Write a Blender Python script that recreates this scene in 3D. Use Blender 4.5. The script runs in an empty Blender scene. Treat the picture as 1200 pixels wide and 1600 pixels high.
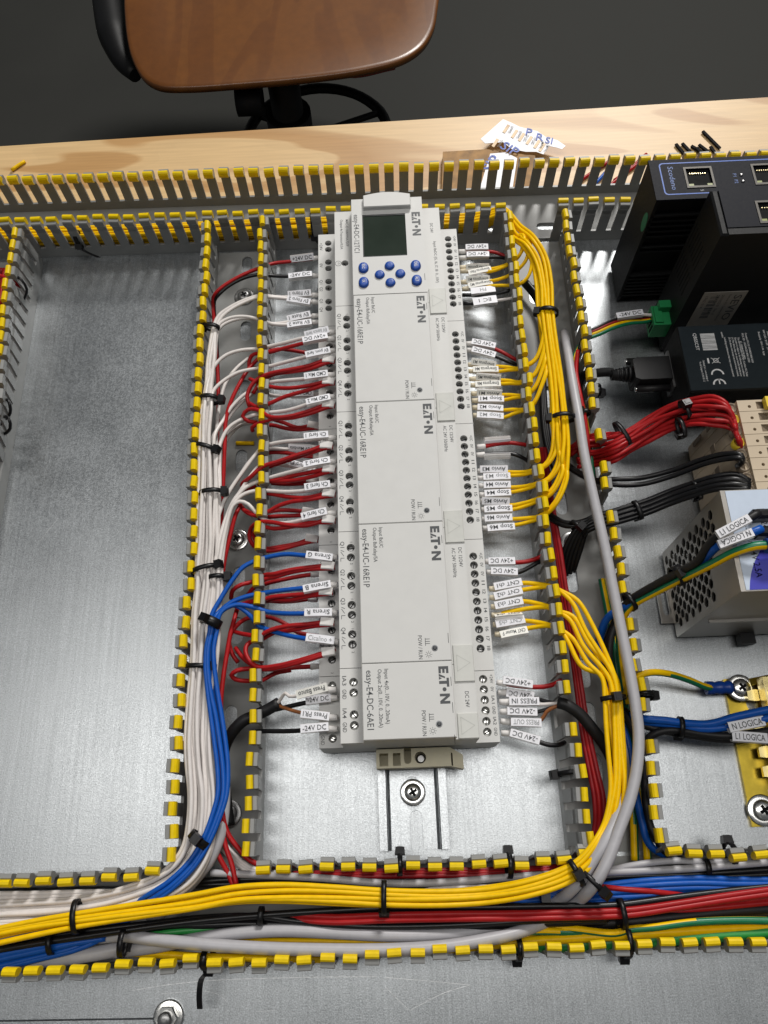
import bpy, bmesh, math, random
from mathutils import Vector, Matrix
from mathutils.geometry import delaunay_2d_cdt
random.seed(7)
scene = bpy.context.scene
COL = scene.collection
MM = 0.001
# ---------------------------------------------------------------- camera (mm, plate top = 0)
F_PX = 1226.0
CAM = Vector((-4.099, -360.83, 433.92))
CAM_ROT = (0.386879, 0.024570, -0.033035)
cd = bpy.data.cameras.new('camera'); co = bpy.data.objects.new('camera', cd); COL.objects.link(co)
cd.sensor_fit = 'VERTICAL'; cd.sensor_height = 32.0; cd.lens = F_PX / 1600.0 * 32.0
cd.clip_start = 0.01; cd.clip_end = 50.0
co.location = CAM * MM; co.rotation_euler = CAM_ROT
scene.camera = co
# ---------------------------------------------------------------- world: dim grey workshop, no sky
w = bpy.data.worlds.new('World'); scene.world = w; w.use_nodes = True
w.node_tree.nodes['Background'].inputs[0].default_value = (0.93, 0.97, 1.0, 1)
w.node_tree.nodes['Background'].inputs[1].default_value = 0.075
# ---------------------------------------------------------------- ceiling lamps of the workshop
def area(name, loc, size, size_y, power, target, color=(1, 0.97, 0.93)):
    l = bpy.data.lights.new(name, 'AREA'); l.shape = 'RECTANGLE'; l.size = size; l.size_y = size_y
    l.energy = power; l.color = color
    o = bpy.data.objects.new(name, l); COL.objects.link(o); o.location = loc
    o.rotation_euler = (Vector(target) - Vector(loc)).to_track_quat('-Z', 'Y').to_euler()
    return o
area('ceiling_lamp_back', (0.95, 2.65, 2.3), 1.0, 0.4, 88, (0.0, -0.1, 0))
area('ceiling_lamp_front', (-0.08, -0.16, 1.80), 1.9, 0.50, 10.0, (-0.08, -0.16, 0))
vs = scene.view_settings
vs.view_transform = 'Standard'; vs.look = 'None'; vs.exposure = 0.42; vs.gamma = 1.0; vs.use_curve_mapping = False

# ---------------------------------------------------------------- pixel -> point on a given height (mm)
_M = Matrix.LocRotScale(None, __import__('mathutils').Euler(CAM_ROT), None).to_3x3()
def P(u, v, z=0.0):
    d = _M @ Vector(((u - 600) / F_PX, -(v - 800) / F_PX, -1.0))
    return CAM + d * ((z - CAM.z) / d.z)

# ---------------------------------------------------------------- materials
MATS = {}
def nd(nt, t, **k):
    n = nt.nodes.new(t)
    for a, b in k.items(): setattr(n, a, b)
    return n
def mat(name, col, rough=0.5, metal=0.0, var=0.06, nscale=300.0, bump=0.0, bscale=900.0, spec=0.5, coat=0.0, alpha=1.0, trans=0.0, stretch=None, rvar=0.08):
    m = bpy.data.materials.new(name); m.use_nodes = True; nt = m.node_tree; b = nt.nodes['Principled BSDF']
    b.inputs['Roughness'].default_value = rough; b.inputs['Metallic'].default_value = metal
    b.inputs['Specular IOR Level'].default_value = spec; b.inputs['Coat Weight'].default_value = coat
    b.inputs['Transmission Weight'].default_value = trans; b.inputs['Alpha'].default_value = alpha
    tc = nd(nt, 'ShaderNodeTexCoord'); mp = nd(nt, 'ShaderNodeMapping'); nt.links.new(tc.outputs['Object'], mp.inputs[0])
    if stretch: mp.inputs['Scale'].default_value = stretch
    n = nd(nt, 'ShaderNodeTexNoise'); n.inputs['Scale'].default_value = nscale; n.inputs['Detail'].default_value = 4
    nt.links.new(mp.outputs[0], n.inputs['Vector'])
    r = nd(nt, 'ShaderNodeMapRange'); r.inputs['From Min'].default_value = 0.3; r.inputs['From Max'].default_value = 0.7
    r.inputs['To Min'].default_value = 1 - var; r.inputs['To Max'].default_value = 1 + var
    nt.links.new(n.outputs['Fac'], r.inputs['Value'])
    mx = nd(nt, 'ShaderNodeVectorMath', operation='SCALE'); mx.inputs[0].default_value = col[:3]
    nt.links.new(r.outputs[0], mx.inputs['Scale']); nt.links.new(mx.outputs[0], b.inputs['Base Color'])
    r2 = nd(nt, 'ShaderNodeMapRange'); r2.inputs['To Min'].default_value = max(0.02, rough - rvar); r2.inputs['To Max'].default_value = min(1, rough + rvar)
    nt.links.new(n.outputs['Fac'], r2.inputs['Value']); nt.links.new(r2.outputs[0], b.inputs['Roughness'])
    if bump:
        n2 = nd(nt, 'ShaderNodeTexNoise'); n2.inputs['Scale'].default_value = bscale; n2.inputs['Detail'].default_value = 3
        nt.links.new(tc.outputs['Object'], n2.inputs['Vector'])
        bp = nd(nt, 'ShaderNodeBump'); bp.inputs['Strength'].default_value = bump; bp.inputs['Distance'].default_value = 0.0004
        nt.links.new(n2.outputs['Fac'], bp.inputs['Height']); nt.links.new(bp.outputs[0], b.inputs['Normal'])
    MATS[name] = m
    return m
def galvanised(name, base=0.52, rough=0.36):
    m = bpy.data.materials.new(name); m.use_nodes = True; nt = m.node_tree; b = nt.nodes['Principled BSDF']
    b.inputs['Metallic'].default_value = 1.0
    tc = nd(nt, 'ShaderNodeTexCoord')
    v = nd(nt, 'ShaderNodeTexVoronoi'); v.inputs['Scale'].default_value = 1100.0; v.inputs['Randomness'].default_value = 1.0
    n = nd(nt, 'ShaderNodeTexNoise'); n.inputs['Scale'].default_value = 26.0; n.inputs['Detail'].default_value = 7; n.inputs['Roughness'].default_value = 0.62
    f = nd(nt, 'ShaderNodeTexNoise'); f.inputs['Scale'].default_value = 1500.0; f.inputs['Detail'].default_value = 3
    mp = nd(nt, 'ShaderNodeMapping'); mp.inputs['Scale'].default_value = (700, 12, 1)
    st = nd(nt, 'ShaderNodeTexNoise'); st.inputs['Scale'].default_value = 1.0; st.inputs['Detail'].default_value = 5
    nt.links.new(tc.outputs['Object'], mp.inputs[0]); nt.links.new(mp.outputs[0], st.inputs['Vector'])
    for q in (v, n, f): nt.links.new(tc.outputs['Object'], q.inputs['Vector'])
    bw = nd(nt, 'ShaderNodeRGBToBW'); nt.links.new(v.outputs['Color'], bw.inputs[0])
    def mrange(src, lo, hi, a=0.25, c=0.75):
        r = nd(nt, 'ShaderNodeMapRange'); r.inputs['From Min'].default_value = a; r.inputs['From Max'].default_value = c
        r.inputs['To Min'].default_value = lo; r.inputs['To Max'].default_value = hi; nt.links.new(src, r.inputs['Value']); return r.outputs[0]
    def mul(a, c):
        q = nd(nt, 'ShaderNodeMath', operation='MULTIPLY'); nt.links.new(a, q.inputs[0]); nt.links.new(c, q.inputs[1]); return q.outputs[0]
    val = mul(mul(mul(mrange(bw.outputs[0], 0.95, 1.05), mrange(n.outputs['Fac'], 0.93, 1.06)), mrange(f.outputs['Fac'], 0.70, 1.28)), mrange(st.outputs['Fac'], 0.88, 1.10))
    mx = nd(nt, 'ShaderNodeVectorMath', operation='SCALE'); mx.inputs[0].default_value = (base * 0.95, base, base * 1.035)
    nt.links.new(val, mx.inputs['Scale']); nt.links.new(mx.outputs[0], b.inputs['Base Color'])
    rr = nd(nt, 'ShaderNodeMath', operation='ADD'); nt.links.new(mrange(n.outputs['Fac'], rough - 0.03, rough + 0.04), rr.inputs[0])
    nt.links.new(mrange(bw.outputs[0], -0.03, 0.03), rr.inputs[1]); nt.links.new(rr.outputs[0], b.inputs['Roughness'])
    bp = nd(nt, 'ShaderNodeBump'); bp.inputs['Strength'].default_value = 0.16; bp.inputs['Distance'].default_value = 0.0003
    nt.links.new(f.outputs['Fac'], bp.inputs['Height']); nt.links.new(bp.outputs[0], b.inputs['Normal'])
    MATS[name] = m
def wood(name, ca, cb, scale, rough=0.45, coat=0.0, rings=(2.2, 26.0, 6.0), bands=6.0):
    m = bpy.data.materials.new(name); m.use_nodes = True; nt = m.node_tree; b = nt.nodes['Principled BSDF']
    b.inputs['Roughness'].default_value = rough; b.inputs['Coat Weight'].default_value = coat; b.inputs['Coat Roughness'].default_value = 0.2
    tc = nd(nt, 'ShaderNodeTexCoord'); mp = nd(nt, 'ShaderNodeMapping'); mp.inputs['Scale'].default_value = rings
    nt.links.new(tc.outputs['Object'], mp.inputs[0])
    n = nd(nt, 'ShaderNodeTexNoise'); n.inputs['Scale'].default_value = scale; n.inputs['Detail'].default_value = 2; n.inputs['Distortion'].default_value = 0.6
    nt.links.new(mp.outputs[0], n.inputs['Vector'])
    mp2 = nd(nt, 'ShaderNodeMapping'); mp2.inputs['Scale'].default_value = (rings[0] * 6, rings[1] * 22, rings[2] * 10)
    nt.links.new(tc.outputs['Object'], mp2.inputs[0])
    g = nd(nt, 'ShaderNodeTexNoise'); g.inputs['Scale'].default_value = scale * 1.6; g.inputs['Detail'].default_value = 6; nt.links.new(mp2.outputs[0], g.inputs['Vector'])
    cr = nd(nt, 'ShaderNodeValToRGB'); e = cr.color_ramp.elements
    e[0].position = 0.0; e[0].color = (*cb, 1); e[1].position = 1.0; e[1].color = (*[x * .97 for x in cb], 1)
    for pos, mixf in ((0.42, 0.0), (0.50, 0.75), (0.66, 1.0), (0.86, 0.85), (0.90, 0.10)):
        q = e.new(pos); q.color = (*[y + (x - y) * mixf for x, y in zip(ca, cb)], 1)
    ml = nd(nt, 'ShaderNodeMath', operation='MULTIPLY'); ml.inputs[1].default_value = bands; nt.links.new(n.outputs['Fac'], ml.inputs[0])
    fr = nd(nt, 'ShaderNodeMath', operation='FRACT'); nt.links.new(ml.outputs[0], fr.inputs[0])
    nt.links.new(fr.outputs[0], cr.inputs[0])
    mr = nd(nt, 'ShaderNodeMapRange'); mr.inputs['To Min'].default_value = 0.80; mr.inputs['To Max'].default_value = 1.16; nt.links.new(g.outputs['Fac'], mr.inputs['Value'])
    mx = nd(nt, 'ShaderNodeVectorMath', operation='SCALE'); nt.links.new(cr.outputs[0], mx.inputs[0]); nt.links.new(mr.outputs[0], mx.inputs['Scale'])
    nt.links.new(mx.outputs[0], b.inputs['Base Color'])
    bp = nd(nt, 'ShaderNodeBump'); bp.inputs['Strength'].default_value = 0.12; bp.inputs['Distance'].default_value = 0.0006
    nt.links.new(g.outputs['Fac'], bp.inputs['Height']); nt.links.new(bp.outputs[0], b.inputs['Normal'])
    MATS[name] = m
galvanised('galvanised', 0.47, 0.38); galvanised('zinc', 0.44, 0.33)
wood('pine', (0.455, 0.25, 0.09), (0.65, 0.445, 0.22), 1.5, rings=(1.6, 9.0, 4.0), bands=7.0)
wood('seat_ply', (0.125, 0.040, 0.0045), (0.15, 0.051, 0.0065), 1.2, 0.36, 0.2, rings=(7.0, 1.6, 3.0), bands=5.0)
mat('floor', (0.030, 0.0305, 0.0275), 0.75, spec=0.25, nscale=6, var=0.06)
mat('pvc', (0.235, 0.238, 0.232), 0.42, var=0.05, nscale=90, bump=0.05)
mat('tip', (0.78, 0.55, 0.004), 0.40, spec=0.16, var=0.09, nscale=400)
mat('housing', (0.60, 0.60, 0.585), 0.48, var=0.02, nscale=120, bump=0.10, bscale=2600)
mat('flap', (0.545, 0.55, 0.52), 0.4, var=0.03)
mat('print', (0.055, 0.06, 0.065), 0.5, var=0.1)
mat('flap_print', (0.43, 0.44, 0.41), 0.5)
mat('print_pale', (0.30, 0.31, 0.32), 0.5, var=0.1)
mat('lcd', (0.020, 0.030, 0.022), 0.12, var=0.1, nscale=40)
mat('bezel', (0.02, 0.022, 0.024), 0.35)
mat('button', (0.004, 0.060, 0.34), 0.45, var=0.06)
mat('white_print', (0.75, 0.75, 0.75), 0.5)
mat('well', (0.06, 0.06, 0.06), 0.6)
mat('screw_grey', (0.33, 0.33, 0.33), 0.36, 0.9, var=0.15, nscale=500)
mat('screw_bright', (0.78, 0.78, 0.76), 0.25, 1.0, var=0.08, nscale=500)
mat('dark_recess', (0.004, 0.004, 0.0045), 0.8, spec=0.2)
mat('port_metal', (0.075, 0.07, 0.062), 0.5, 0.5, var=0.2)
mat('red', (0.36, 0.012, 0.014), 0.34, spec=0.2, var=0.08)
mat('red_dark', (0.26, 0.010, 0.014), 0.4, spec=0.25, var=0.08)
mat('white', (0.68, 0.64, 0.615), 0.36, var=0.05)
mat('yellow', (0.84, 0.515, 0.002), 0.34, spec=0.16, var=0.06)
mat('blue', (0.006, 0.085, 0.40), 0.36, spec=0.25, var=0.07)
mat('black', (0.006, 0.006, 0.007), 0.33, spec=0.4, var=0.15)
mat('black_matt', (0.009, 0.009, 0.010), 0.5, spec=0.35, var=0.15)
mat('grey', (0.40, 0.395, 0.415), 0.42, var=0.04)
mat('brown', (0.28, 0.10, 0.03), 0.4)
mat('green', (0.005, 0.16, 0.07), 0.36)
mat('green_bright', (0.02, 0.27, 0.05), 0.4)
mat('paper', (0.80, 0.80, 0.84), 0.45, var=0.02)
mat('paper_warm', (0.80, 0.79, 0.74), 0.55, var=0.03)
mat('clear_sleeve', (0.80, 0.78, 0.76), 0.22, alpha=0.42)
mat('ferrule_white', (0.72, 0.70, 0.68), 0.4)
mat('ferrule_cream', (0.70, 0.62, 0.46), 0.4)
mat('tie', (0.005, 0.005, 0.006), 0.38, spec=0.35, var=0.2)
mat('black_case', (0.008, 0.0085, 0.009), 0.5, spec=0.2, var=0.12, nscale=500, bump=0.12, bscale=3000)
mat('black_panel', (0.006, 0.007, 0.012), 0.6, spec=0.15, var=0.2, nscale=900)
mat('label_dark', (0.010, 0.017, 0.022), 0.5, spec=0.3, var=0.08)
mat('silver_label', (0.30, 0.28, 0.25), 0.45, var=0.06)
mat('blue_print', (0.03, 0.11, 0.45), 0.5)
mat('blue_print_dim', (0.03, 0.09, 0.30), 0.5)
mat('green_plug', (0.015, 0.24, 0.075), 0.42)
mat('green_dot', (0.008, 0.17, 0.085), 0.5)
mat('beige', (0.50, 0.41, 0.295), 0.48, var=0.04, nscale=200)
mat('beige_dark', (0.20, 0.155, 0.11), 0.6)
mat('clamp_beige', (0.52, 0.48, 0.34), 0.5, var=0.05)
mat('psu_metal', (0.42, 0.40, 0.37), 0.40, 1.0, var=0.08, nscale=30)
mat('psu_label', (0.52, 0.60, 0.72), 0.42, var=0.02)
mat('psu_purple', (0.045, 0.045, 0.42), 0.42, var=0.03)
mat('brass_plate', (0.42, 0.31, 0.04), 0.32, 1.0, var=0.45, nscale=60)
mat('brass', (0.62, 0.52, 0.24), 0.28, 1.0, var=0.2, nscale=120)
mat('lug_blue', (0.004, 0.045, 0.27), 0.35)
mat('yellow_plastic', (0.75, 0.55, 0.03), 0.4)
mat('led_olive', (0.22, 0.25, 0.06), 0.4)
mat('gold_pins', (0.7, 0.6, 0.35), 0.3, 1.0)
mat('osb', (0.33, 0.185, 0.07), 0.7, var=0.35, nscale=120)
mat('chair_black', (0.004, 0.004, 0.0045), 0.5, spec=0.3)
mat('chair_red', (0.22, 0.02, 0.015), 0.4)
mat('scratch', (0.72, 0.73, 0.73), 0.45, 0.8, var=0.3, nscale=600)
mat('marker_ink', (0.01, 0.07, 0.42), 0.5)

# ---------------------------------------------------------------- object helpers (all coordinates in mm)
ORG = {}
def link(o, parent=None):
    COL.objects.link(o)
    if parent is not None: o.parent = parent
    return o
def tag(o, label, cat=None, group=None, kind=None):
    if label: o['label'] = label
    if cat: o['category'] = cat
    if group: o['group'] = group
    if kind: o['kind'] = kind
    return o
def thing(name, label, cat, loc=(0, 0, 0), group=None):
    o = link(bpy.data.objects.new(name, None)); o.location = Vector(loc) * MM; o.empty_display_size = 0.01
    ORG[o.name] = Vector(loc)
    return tag(o, label, cat, group)
class MB:
    def __init__(s): s.v = []; s.f = []; s.m = []; s.sm = []
    def add(s, vs, fs, mi=0, smooth=False):
        o = len(s.v); s.v += [tuple(v) for v in vs]; s.f += [[i + o for i in f] for f in fs]
        s.m += [mi] * len(fs); s.sm += [smooth] * len(fs); return s
    def box(s, x0, x1, y0, y1, z0, z1, mi=0):
        return s.hexa([(x0, y0, z0), (x1, y0, z0), (x1, y1, z0), (x0, y1, z0), (x0, y0, z1), (x1, y0, z1), (x1, y1, z1), (x0, y1, z1)], mi)
    def hexa(s, v, mi=0):
        return s.add(v, [[3, 2, 1, 0], [4, 5, 6, 7], [0, 1, 5, 4], [1, 2, 6, 5], [2, 3, 7, 6], [3, 0, 4, 7]], mi)
    def bbox(s, x0, x1, y0, y1, z0, z1, b=0.4, mi=0):           # box with chamfered top edges and corners
        lo = [(x0, y0, z0), (x1, y0, z0), (x1, y1, z0), (x0, y1, z0)]
        md = [(x0, y0, z1 - b), (x1, y0, z1 - b), (x1, y1, z1 - b), (x0, y1, z1 - b)]
        up = [(x0 + b, y0 + b, z1), (x1 - b, y0 + b, z1), (x1 - b, y1 - b, z1), (x0 + b, y1 - b, z1)]
        fs = [[3, 2, 1, 0], [8, 9, 10, 11]]
        for i in range(4):
            j = (i + 1) % 4; fs += [[i, j, j + 4, i + 4], [i + 4, j + 4, j + 8, i + 8]]
        return s.add(lo + md + up, fs, mi)
    def ext(s, prof, axis, a, b, mi=0, smooth=False):            # closed profile swept along an axis; prof = other two coordinates
        n = len(prof)
        def pt(p, t): return {'x': (t, p[0], p[1]), 'y': (p[0], t, p[1]), 'z': (p[0], p[1], t)}[axis]
        vs = [pt(p, a) for p in prof] + [pt(p, b) for p in prof]
        fs = [[i, (i + 1) % n, (i + 1) % n + n, i + n] for i in range(n)]
        s.add(vs, fs, mi, smooth); k = len(s.v) - 2 * n
        s.f += [[k + i for i in range(n)][::-1], [k + n + i for i in range(n)]]; s.m += [mi, mi]; s.sm += [False, False]
        return s
    def cyl(s, c, r, h, n=20, axis='z', mi=0, r2=None, cap=True):
        r2 = r if r2 is None else r2
        def pt(a, rr, t):
            x, y = rr * math.cos(a), rr * math.sin(a)
            d = {'z': (x, y, t), 'x': (t, x, y), 'y': (y, t, x)}[axis]
            return (c[0] + d[0], c[1] + d[1], c[2] + d[2])
        vs = [pt(2 * math.pi * i / n, r, 0) for i in range(n)] + [pt(2 * math.pi * i / n, r2, h) for i in range(n)]
        s.add(vs, [[i, (i + 1) % n, (i + 1) % n + n, i + n] for i in range(n)], mi, True); k = len(s.v) - 2 * n
        if cap:
            s.f += [[k + i for i in range(n)][::-1], [k + n + i for i in range(n)]]; s.m += [mi, mi]; s.sm += [False, False]
        return s
    def lathe(s, c, prof, n=24, mi=0):                          # profile of (r, z) turned round z
        vs = []
        for r, z in prof:
            vs += [(c[0] + r * math.cos(2 * math.pi * i / n), c[1] + r * math.sin(2 * math.pi * i / n), c[2] + z) for i in range(n)]
        fs = []
        for k in range(len(prof) - 1):
            fs += [[k * n + i, k * n + (i + 1) % n, (k + 1) * n + (i + 1) % n, (k + 1) * n + i] for i in range(n)]
        s.add(vs, fs, mi, True); o = len(s.v) - len(vs)
        s.f.append([o + (len(prof) - 1) * n + i for i in range(n)]); s.m.append(mi); s.sm.append(False)
        return s
    def sheet(s, outline, holes, z0, z1, mi=0, fr=None):         # plate with real openings; fr maps (a, b, c) -> xyz
        fr = fr or (lambda a, b, c: (a, b, c))
        loops = [outline] + holes
        pts = []; ed = []
        for lp in loops:
            o = len(pts); pts += [Vector((p[0], p[1])) for p in lp]; ed += [(o + i, o + (i + 1) % len(lp)) for i in range(len(lp))]
        vv, ee, ff, *_ = delaunay_2d_cdt(pts, ed, [], 0, 1e-7)
        def inside(p, lp):
            c = False; n = len(lp)
            for i in range(n):
                a, b = lp[i], lp[(i + 1) % n]
                if (a[1] > p[1]) != (b[1] > p[1]) and p[0] < (b[0] - a[0]) * (p[1] - a[1]) / (b[1] - a[1]) + a[0]: c = not c
            return c
        keep = []
        for f in ff:
            cx = sum(vv[i][0] for i in f) / len(f); cy = sum(vv[i][1] for i in f) / len(f)
            if inside((cx, cy), outline) and not any(inside((cx, cy), h) for h in holes): keep.append(list(f))
        s.add([fr(p[0], p[1], z1) for p in vv], keep, mi)
        s.add([fr(p[0], p[1], z0) for p in vv], [f[::-1] for f in keep], mi)
        for lp in loops:
            n = len(lp); s.add([fr(p[0], p[1], z0) for p in lp] + [fr(p[0], p[1], z1) for p in lp], [[i, (i + 1) % n, (i + 1) % n + n, i + n] for i in range(n)], mi)
        return s
    def mesh(s, name, mats, org=(0, 0, 0), fixn=True):
        me = bpy.data.meshes.new(name); o = Vector(org)
        me.from_pydata([((v[0] - o[0]) * MM, (v[1] - o[1]) * MM, (v[2] - o[2]) * MM) for v in s.v], [], s.f)
        for q in (mats if isinstance(mats, (list, tuple)) else [mats]): me.materials.append(MATS[q])
        me.polygons.foreach_set('material_index', s.m); me.polygons.foreach_set('use_smooth', s.sm)
        if fixn:
            bm = bmesh.new(); bm.from_mesh(me); bmesh.ops.recalc_face_normals(bm, faces=bm.faces); bm.to_mesh(me); bm.free()
        me.update(); return me
    def build(s, name, mats, parent=None, org=None, fixn=True):
        if parent is not None:
            base = ORG[parent.name]; me = s.mesh(name, mats, base, fixn)
            o = link(bpy.data.objects.new(name, me), parent); ORG[o.name] = base
        else:
            if org is None: org = s.v[0]
            me = s.mesh(name, mats, org, fixn); o = link(bpy.data.objects.new(name, me)); o.location = Vector(org) * MM; ORG[o.name] = Vector(org)
        return o
def inst(name, me, parent, loc, rot=None):                       # shared mesh piece placed at world mm location under parent
    o = link(bpy.data.objects.new(name, me), parent)
    o.location = (Vector(loc) - (ORG[parent.name] if parent is not None else Vector((0, 0, 0)))) * MM
    if rot: o.rotation_euler = rot
    ORG[o.name] = Vector(loc)
    return o
def circle(cx, cy, r, n=16): return [(cx + r * math.cos(2 * math.pi * i / n), cy + r * math.sin(2 * math.pi * i / n)) for i in range(n)]
def obround(cx, cy, w, l, n=7):                                  # slot, long in y
    r = w / 2; h = l / 2 - r
    return [(cx + r * math.cos(math.pi * i / n), cy + h + r * math.sin(math.pi * i / n)) for i in range(n + 1)] + \
           [(cx + r * math.cos(math.pi + math.pi * i / n), cy - h + r * math.sin(math.pi + math.pi * i / n)) for i in range(n + 1)]
# ---------------------------------------------------------------- lettering, built at the end in one go
TEXTS = []
def text(body, org, xd, yd, h, parent, m='print', width=None, align='c', name='lettering', sx=1.0, up=0.05):
    TEXTS.append((body, Vector(org), Vector(xd).normalized(), Vector(yd).normalized(), h, parent, m, width, align, name, sx, up))
# ---------------------------------------------------------------- tubes
def smooth_path(pts, step=2.2):
    pts = [Vector(p) for p in pts]; out = []
    ext = [pts[0] * 2 - pts[1]] + pts + [pts[-1] * 2 - pts[-2]]
    for i in range(1, len(ext) - 2):
        p0, p1, p2, p3 = ext[i - 1:i + 3]
        def tj(ti, a, b): return ti + max(1e-3, (b - a).length) ** 0.5
        t0 = 0; t1 = tj(t0, p0, p1); t2 = tj(t1, p1, p2); t3 = tj(t2, p2, p3)
        n = max(2, int((p2 - p1).length / step))
        for k in range(n):
            t = t1 + (t2 - t1) * k / n
            A1 = p0 * ((t1 - t) / (t1 - t0)) + p1 * ((t - t0) / (t1 - t0)); A2 = p1 * ((t2 - t) / (t2 - t1)) + p2 * ((t - t1) / (t2 - t1)); A3 = p2 * ((t3 - t) / (t3 - t2)) + p3 * ((t - t2) / (t3 - t2))
            B1 = A1 * ((t2 - t) / (t2 - t0)) + A2 * ((t - t0) / (t2 - t0)); B2 = A2 * ((t3 - t) / (t3 - t1)) + A3 * ((t - t1) / (t3 - t1))
            out.append(B1 * ((t2 - t) / (t2 - t1)) + B2 * ((t - t1) / (t2 - t1)))
    out.append(pts[-1]); return out
def tube(mb, pts, r, n=8, stripes=None, step=2.2, rfun=None):
    path = smooth_path(pts, step); m = len(path)
    tan = [(path[min(i + 1, m - 1)] - path[max(i - 1, 0)]).normalized() for i in range(m)]
    up = Vector((0, 0, 1)) if abs(tan[0].z) < 0.9 else Vector((1, 0, 0))
    u = (up - tan[0] * up.dot(tan[0])).normalized(); vs = []
    for i, p in enumerate(path):
        u = (u - tan[i] * u.dot(tan[i])).normalized(); v = tan[i].cross(u); rr = rfun(i / (m - 1)) if rfun else r
        for k in range(n):
            a = 2 * math.pi * (k + 0.5) / n; vs.append(p + u * (rr * math.cos(a)) + v * (rr * math.sin(a)))
    o = len(mb.v); mb.v += [tuple(q) for q in vs]
    for i in range(m - 1):
        for k in range(n):
            mb.f.append([o + i * n + k, o + i * n + (k + 1) % n, o + (i + 1) * n + (k + 1) % n, o + (i + 1) * n + k])
            mb.m.append(0 if not stripes else stripes(k, i)); mb.sm.append(True)
    mb.f += [[o + k for k in range(n)][::-1], [o + (m - 1) * n + k for k in range(n)]]; mb.m += [0, 0]; mb.sm += [False, False]
    return mb
def px(pts): return [P(*p) if len(p) == 3 else P(p[0], p[1], 24) for p in pts]
# ================================================================= setting
FLOOR_Z = -850.0
m = MB(); m.add([(-4000, -1500, FLOOR_Z), (4000, -1500, FLOOR_Z), (4000, 6000, FLOOR_Z), (-4000, 6000, FLOOR_Z)], [[0, 1, 2, 3]])
tag(m.build('floor', 'floor', None, (0, 0, FLOOR_Z)), 'dark grey smooth workshop floor beyond the bench', kind='structure')
# pine workbench: planks end at the far edge, plate lies on it
bench = thing('workbench', 'pale pine workbench with bold grain under the metal panel', 'workbench', (0, -300, FLOOR_Z))
m = MB(); TZ = -4.0
m.ext([(-520, 123), (520, 149.5), (520, -720), (-520, -720)][::-1], 'z', TZ - 40, TZ); m.build('tabletop', 'pine', bench)
for x in (-460, 420):
    for y in (-660, 60):
        m = MB(); m.box(x, x + 60, y - 60, y, FLOOR_Z, TZ - 41); m.build('leg', 'pine', bench)
m = MB(); m.box(-400, 420, 10, 40, TZ - 140, TZ - 41); m.build('rail', 'pine', bench)
# galvanised mounting plate with a folded, stiffened front part
plate = MB()
plate.sheet([(-300, -470), (330, -470), (330, 60), (-300, 60)], [], -3.8, 0.0)
po = plate.build('mounting_plate', 'galvanised', None, (0, -200, -2))
tag(po, 'galvanised sheet steel mounting plate carrying the ducts and modules', 'plate')
for k, pts in enumerate(([(205,1548),(260,1539),(330,1532),(480,1527),(590,1526)], [(600,1527),(660,1532),(735,1539)], [(735,1539),(695,1551),(640,1579)], [(600,1540),(620,1560),(640,1579)], [(250,1553),(320,1549),(345,1556),(355,1566)], [(398,1581),(430,1579)], [(62,846),(92,808)], [(118,789),(130,783)])):
    q = smooth_path([P(u, v, .06) for u, v in pts], 1.5); mb = MB(); w_ = .11 if k < 4 else .07
    vs = []
    for i, p in enumerate(q):
        d = (q[min(i + 1, len(q) - 1)] - q[max(i - 1, 0)]).normalized(); n_ = Vector((-d.y, d.x, 0)) * w_ * (1 if 0 < i < len(q) - 1 else .2)
        vs += [p - n_, p + n_]
    mb.add(vs, [[2 * i, 2 * i + 1, 2 * i + 3, 2 * i + 2] for i in range(len(q) - 1)]); mb.build('scratch', 'scratch', po, None, False)
mb = MB(); a_, b_ = P(-20, 1594, 0), P(243, 1590, 0); mb.hexa([(a_.x, a_.y - 3, .02), (b_.x, b_.y - 3, .02), (b_.x, b_.y, .02), (a_.x, a_.y, .02), (a_.x, a_.y - 2.4, 1.0), (b_.x, b_.y - 2.4, 1.0), (b_.x, b_.y - .6, 1.0), (a_.x, a_.y - .6, 1.0)]); mb.build('pressed_bead', 'galvanised', po)
# chair behind the bench
chair = thing('swivel_chair', 'brown plywood swivel chair standing behind the bench', 'chair', (-110, 900, FLOOR_Z))
SZ = -400.0
def seat_pts():
    c = []
    corners = [((205, 60), (1, 0))]
    pxs = [(193, -40), (194, 20), (200, 70), (210, 100), (225, 122), (248, 134), (290, 136), (380, 130), (480, 121), (570, 108), (630, 92), (660, 72), (677, 45), (684, 10), (690, -60), (690, -190), (660, -260), (430, -280), (220, -260), (192, -180)]
    return [P(u, v, SZ) for u, v in pxs]
sp = seat_pts()
loop = smooth_path(sp + [sp[0]], 8)[:-1]
cx = sum(p.x for p in loop) / len(loop); cy = sum(p.y for p in loop) / len(loop)
m = MB(); n = len(loop)
def ring(dz, k): return [(cx + (p.x - cx) * k, cy + (p.y - cy) * k, SZ + dz) for p in loop]
rings = [ring(-13, 0.985), ring(-11, 0.998), ring(-3, 1.0), ring(-0.6, 0.992), ring(0, 0.975), ring(-3.5, 0.80), ring(-8, 0.5), ring(-9, 0.2)]
vs = [p for r in rings for p in r]
fs = [[k * n + i, k * n + (i + 1) % n, (k + 1) * n + (i + 1) % n, (k + 1) * n + i] for k in range(len(rings) - 1) for i in range(n)]
m.add(vs, fs, 0, True); m.f += [[i for i in range(n)][::-1], [(len(rings) - 1) * n + i for i in range(n)]]; m.m += [0, 0]; m.sm += [False, True]
m.build('seat', 'seat_ply', chair)
m = MB()   # black moulded edge strip / armrest carrier on the left side
arm = [P(168, -120, SZ - 42), P(169, -20, SZ - 42), P(173, 20, SZ - 42), P(182, 65, SZ - 42), P(196, 100, SZ - 42), P(212, 118, SZ - 42)]
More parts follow.
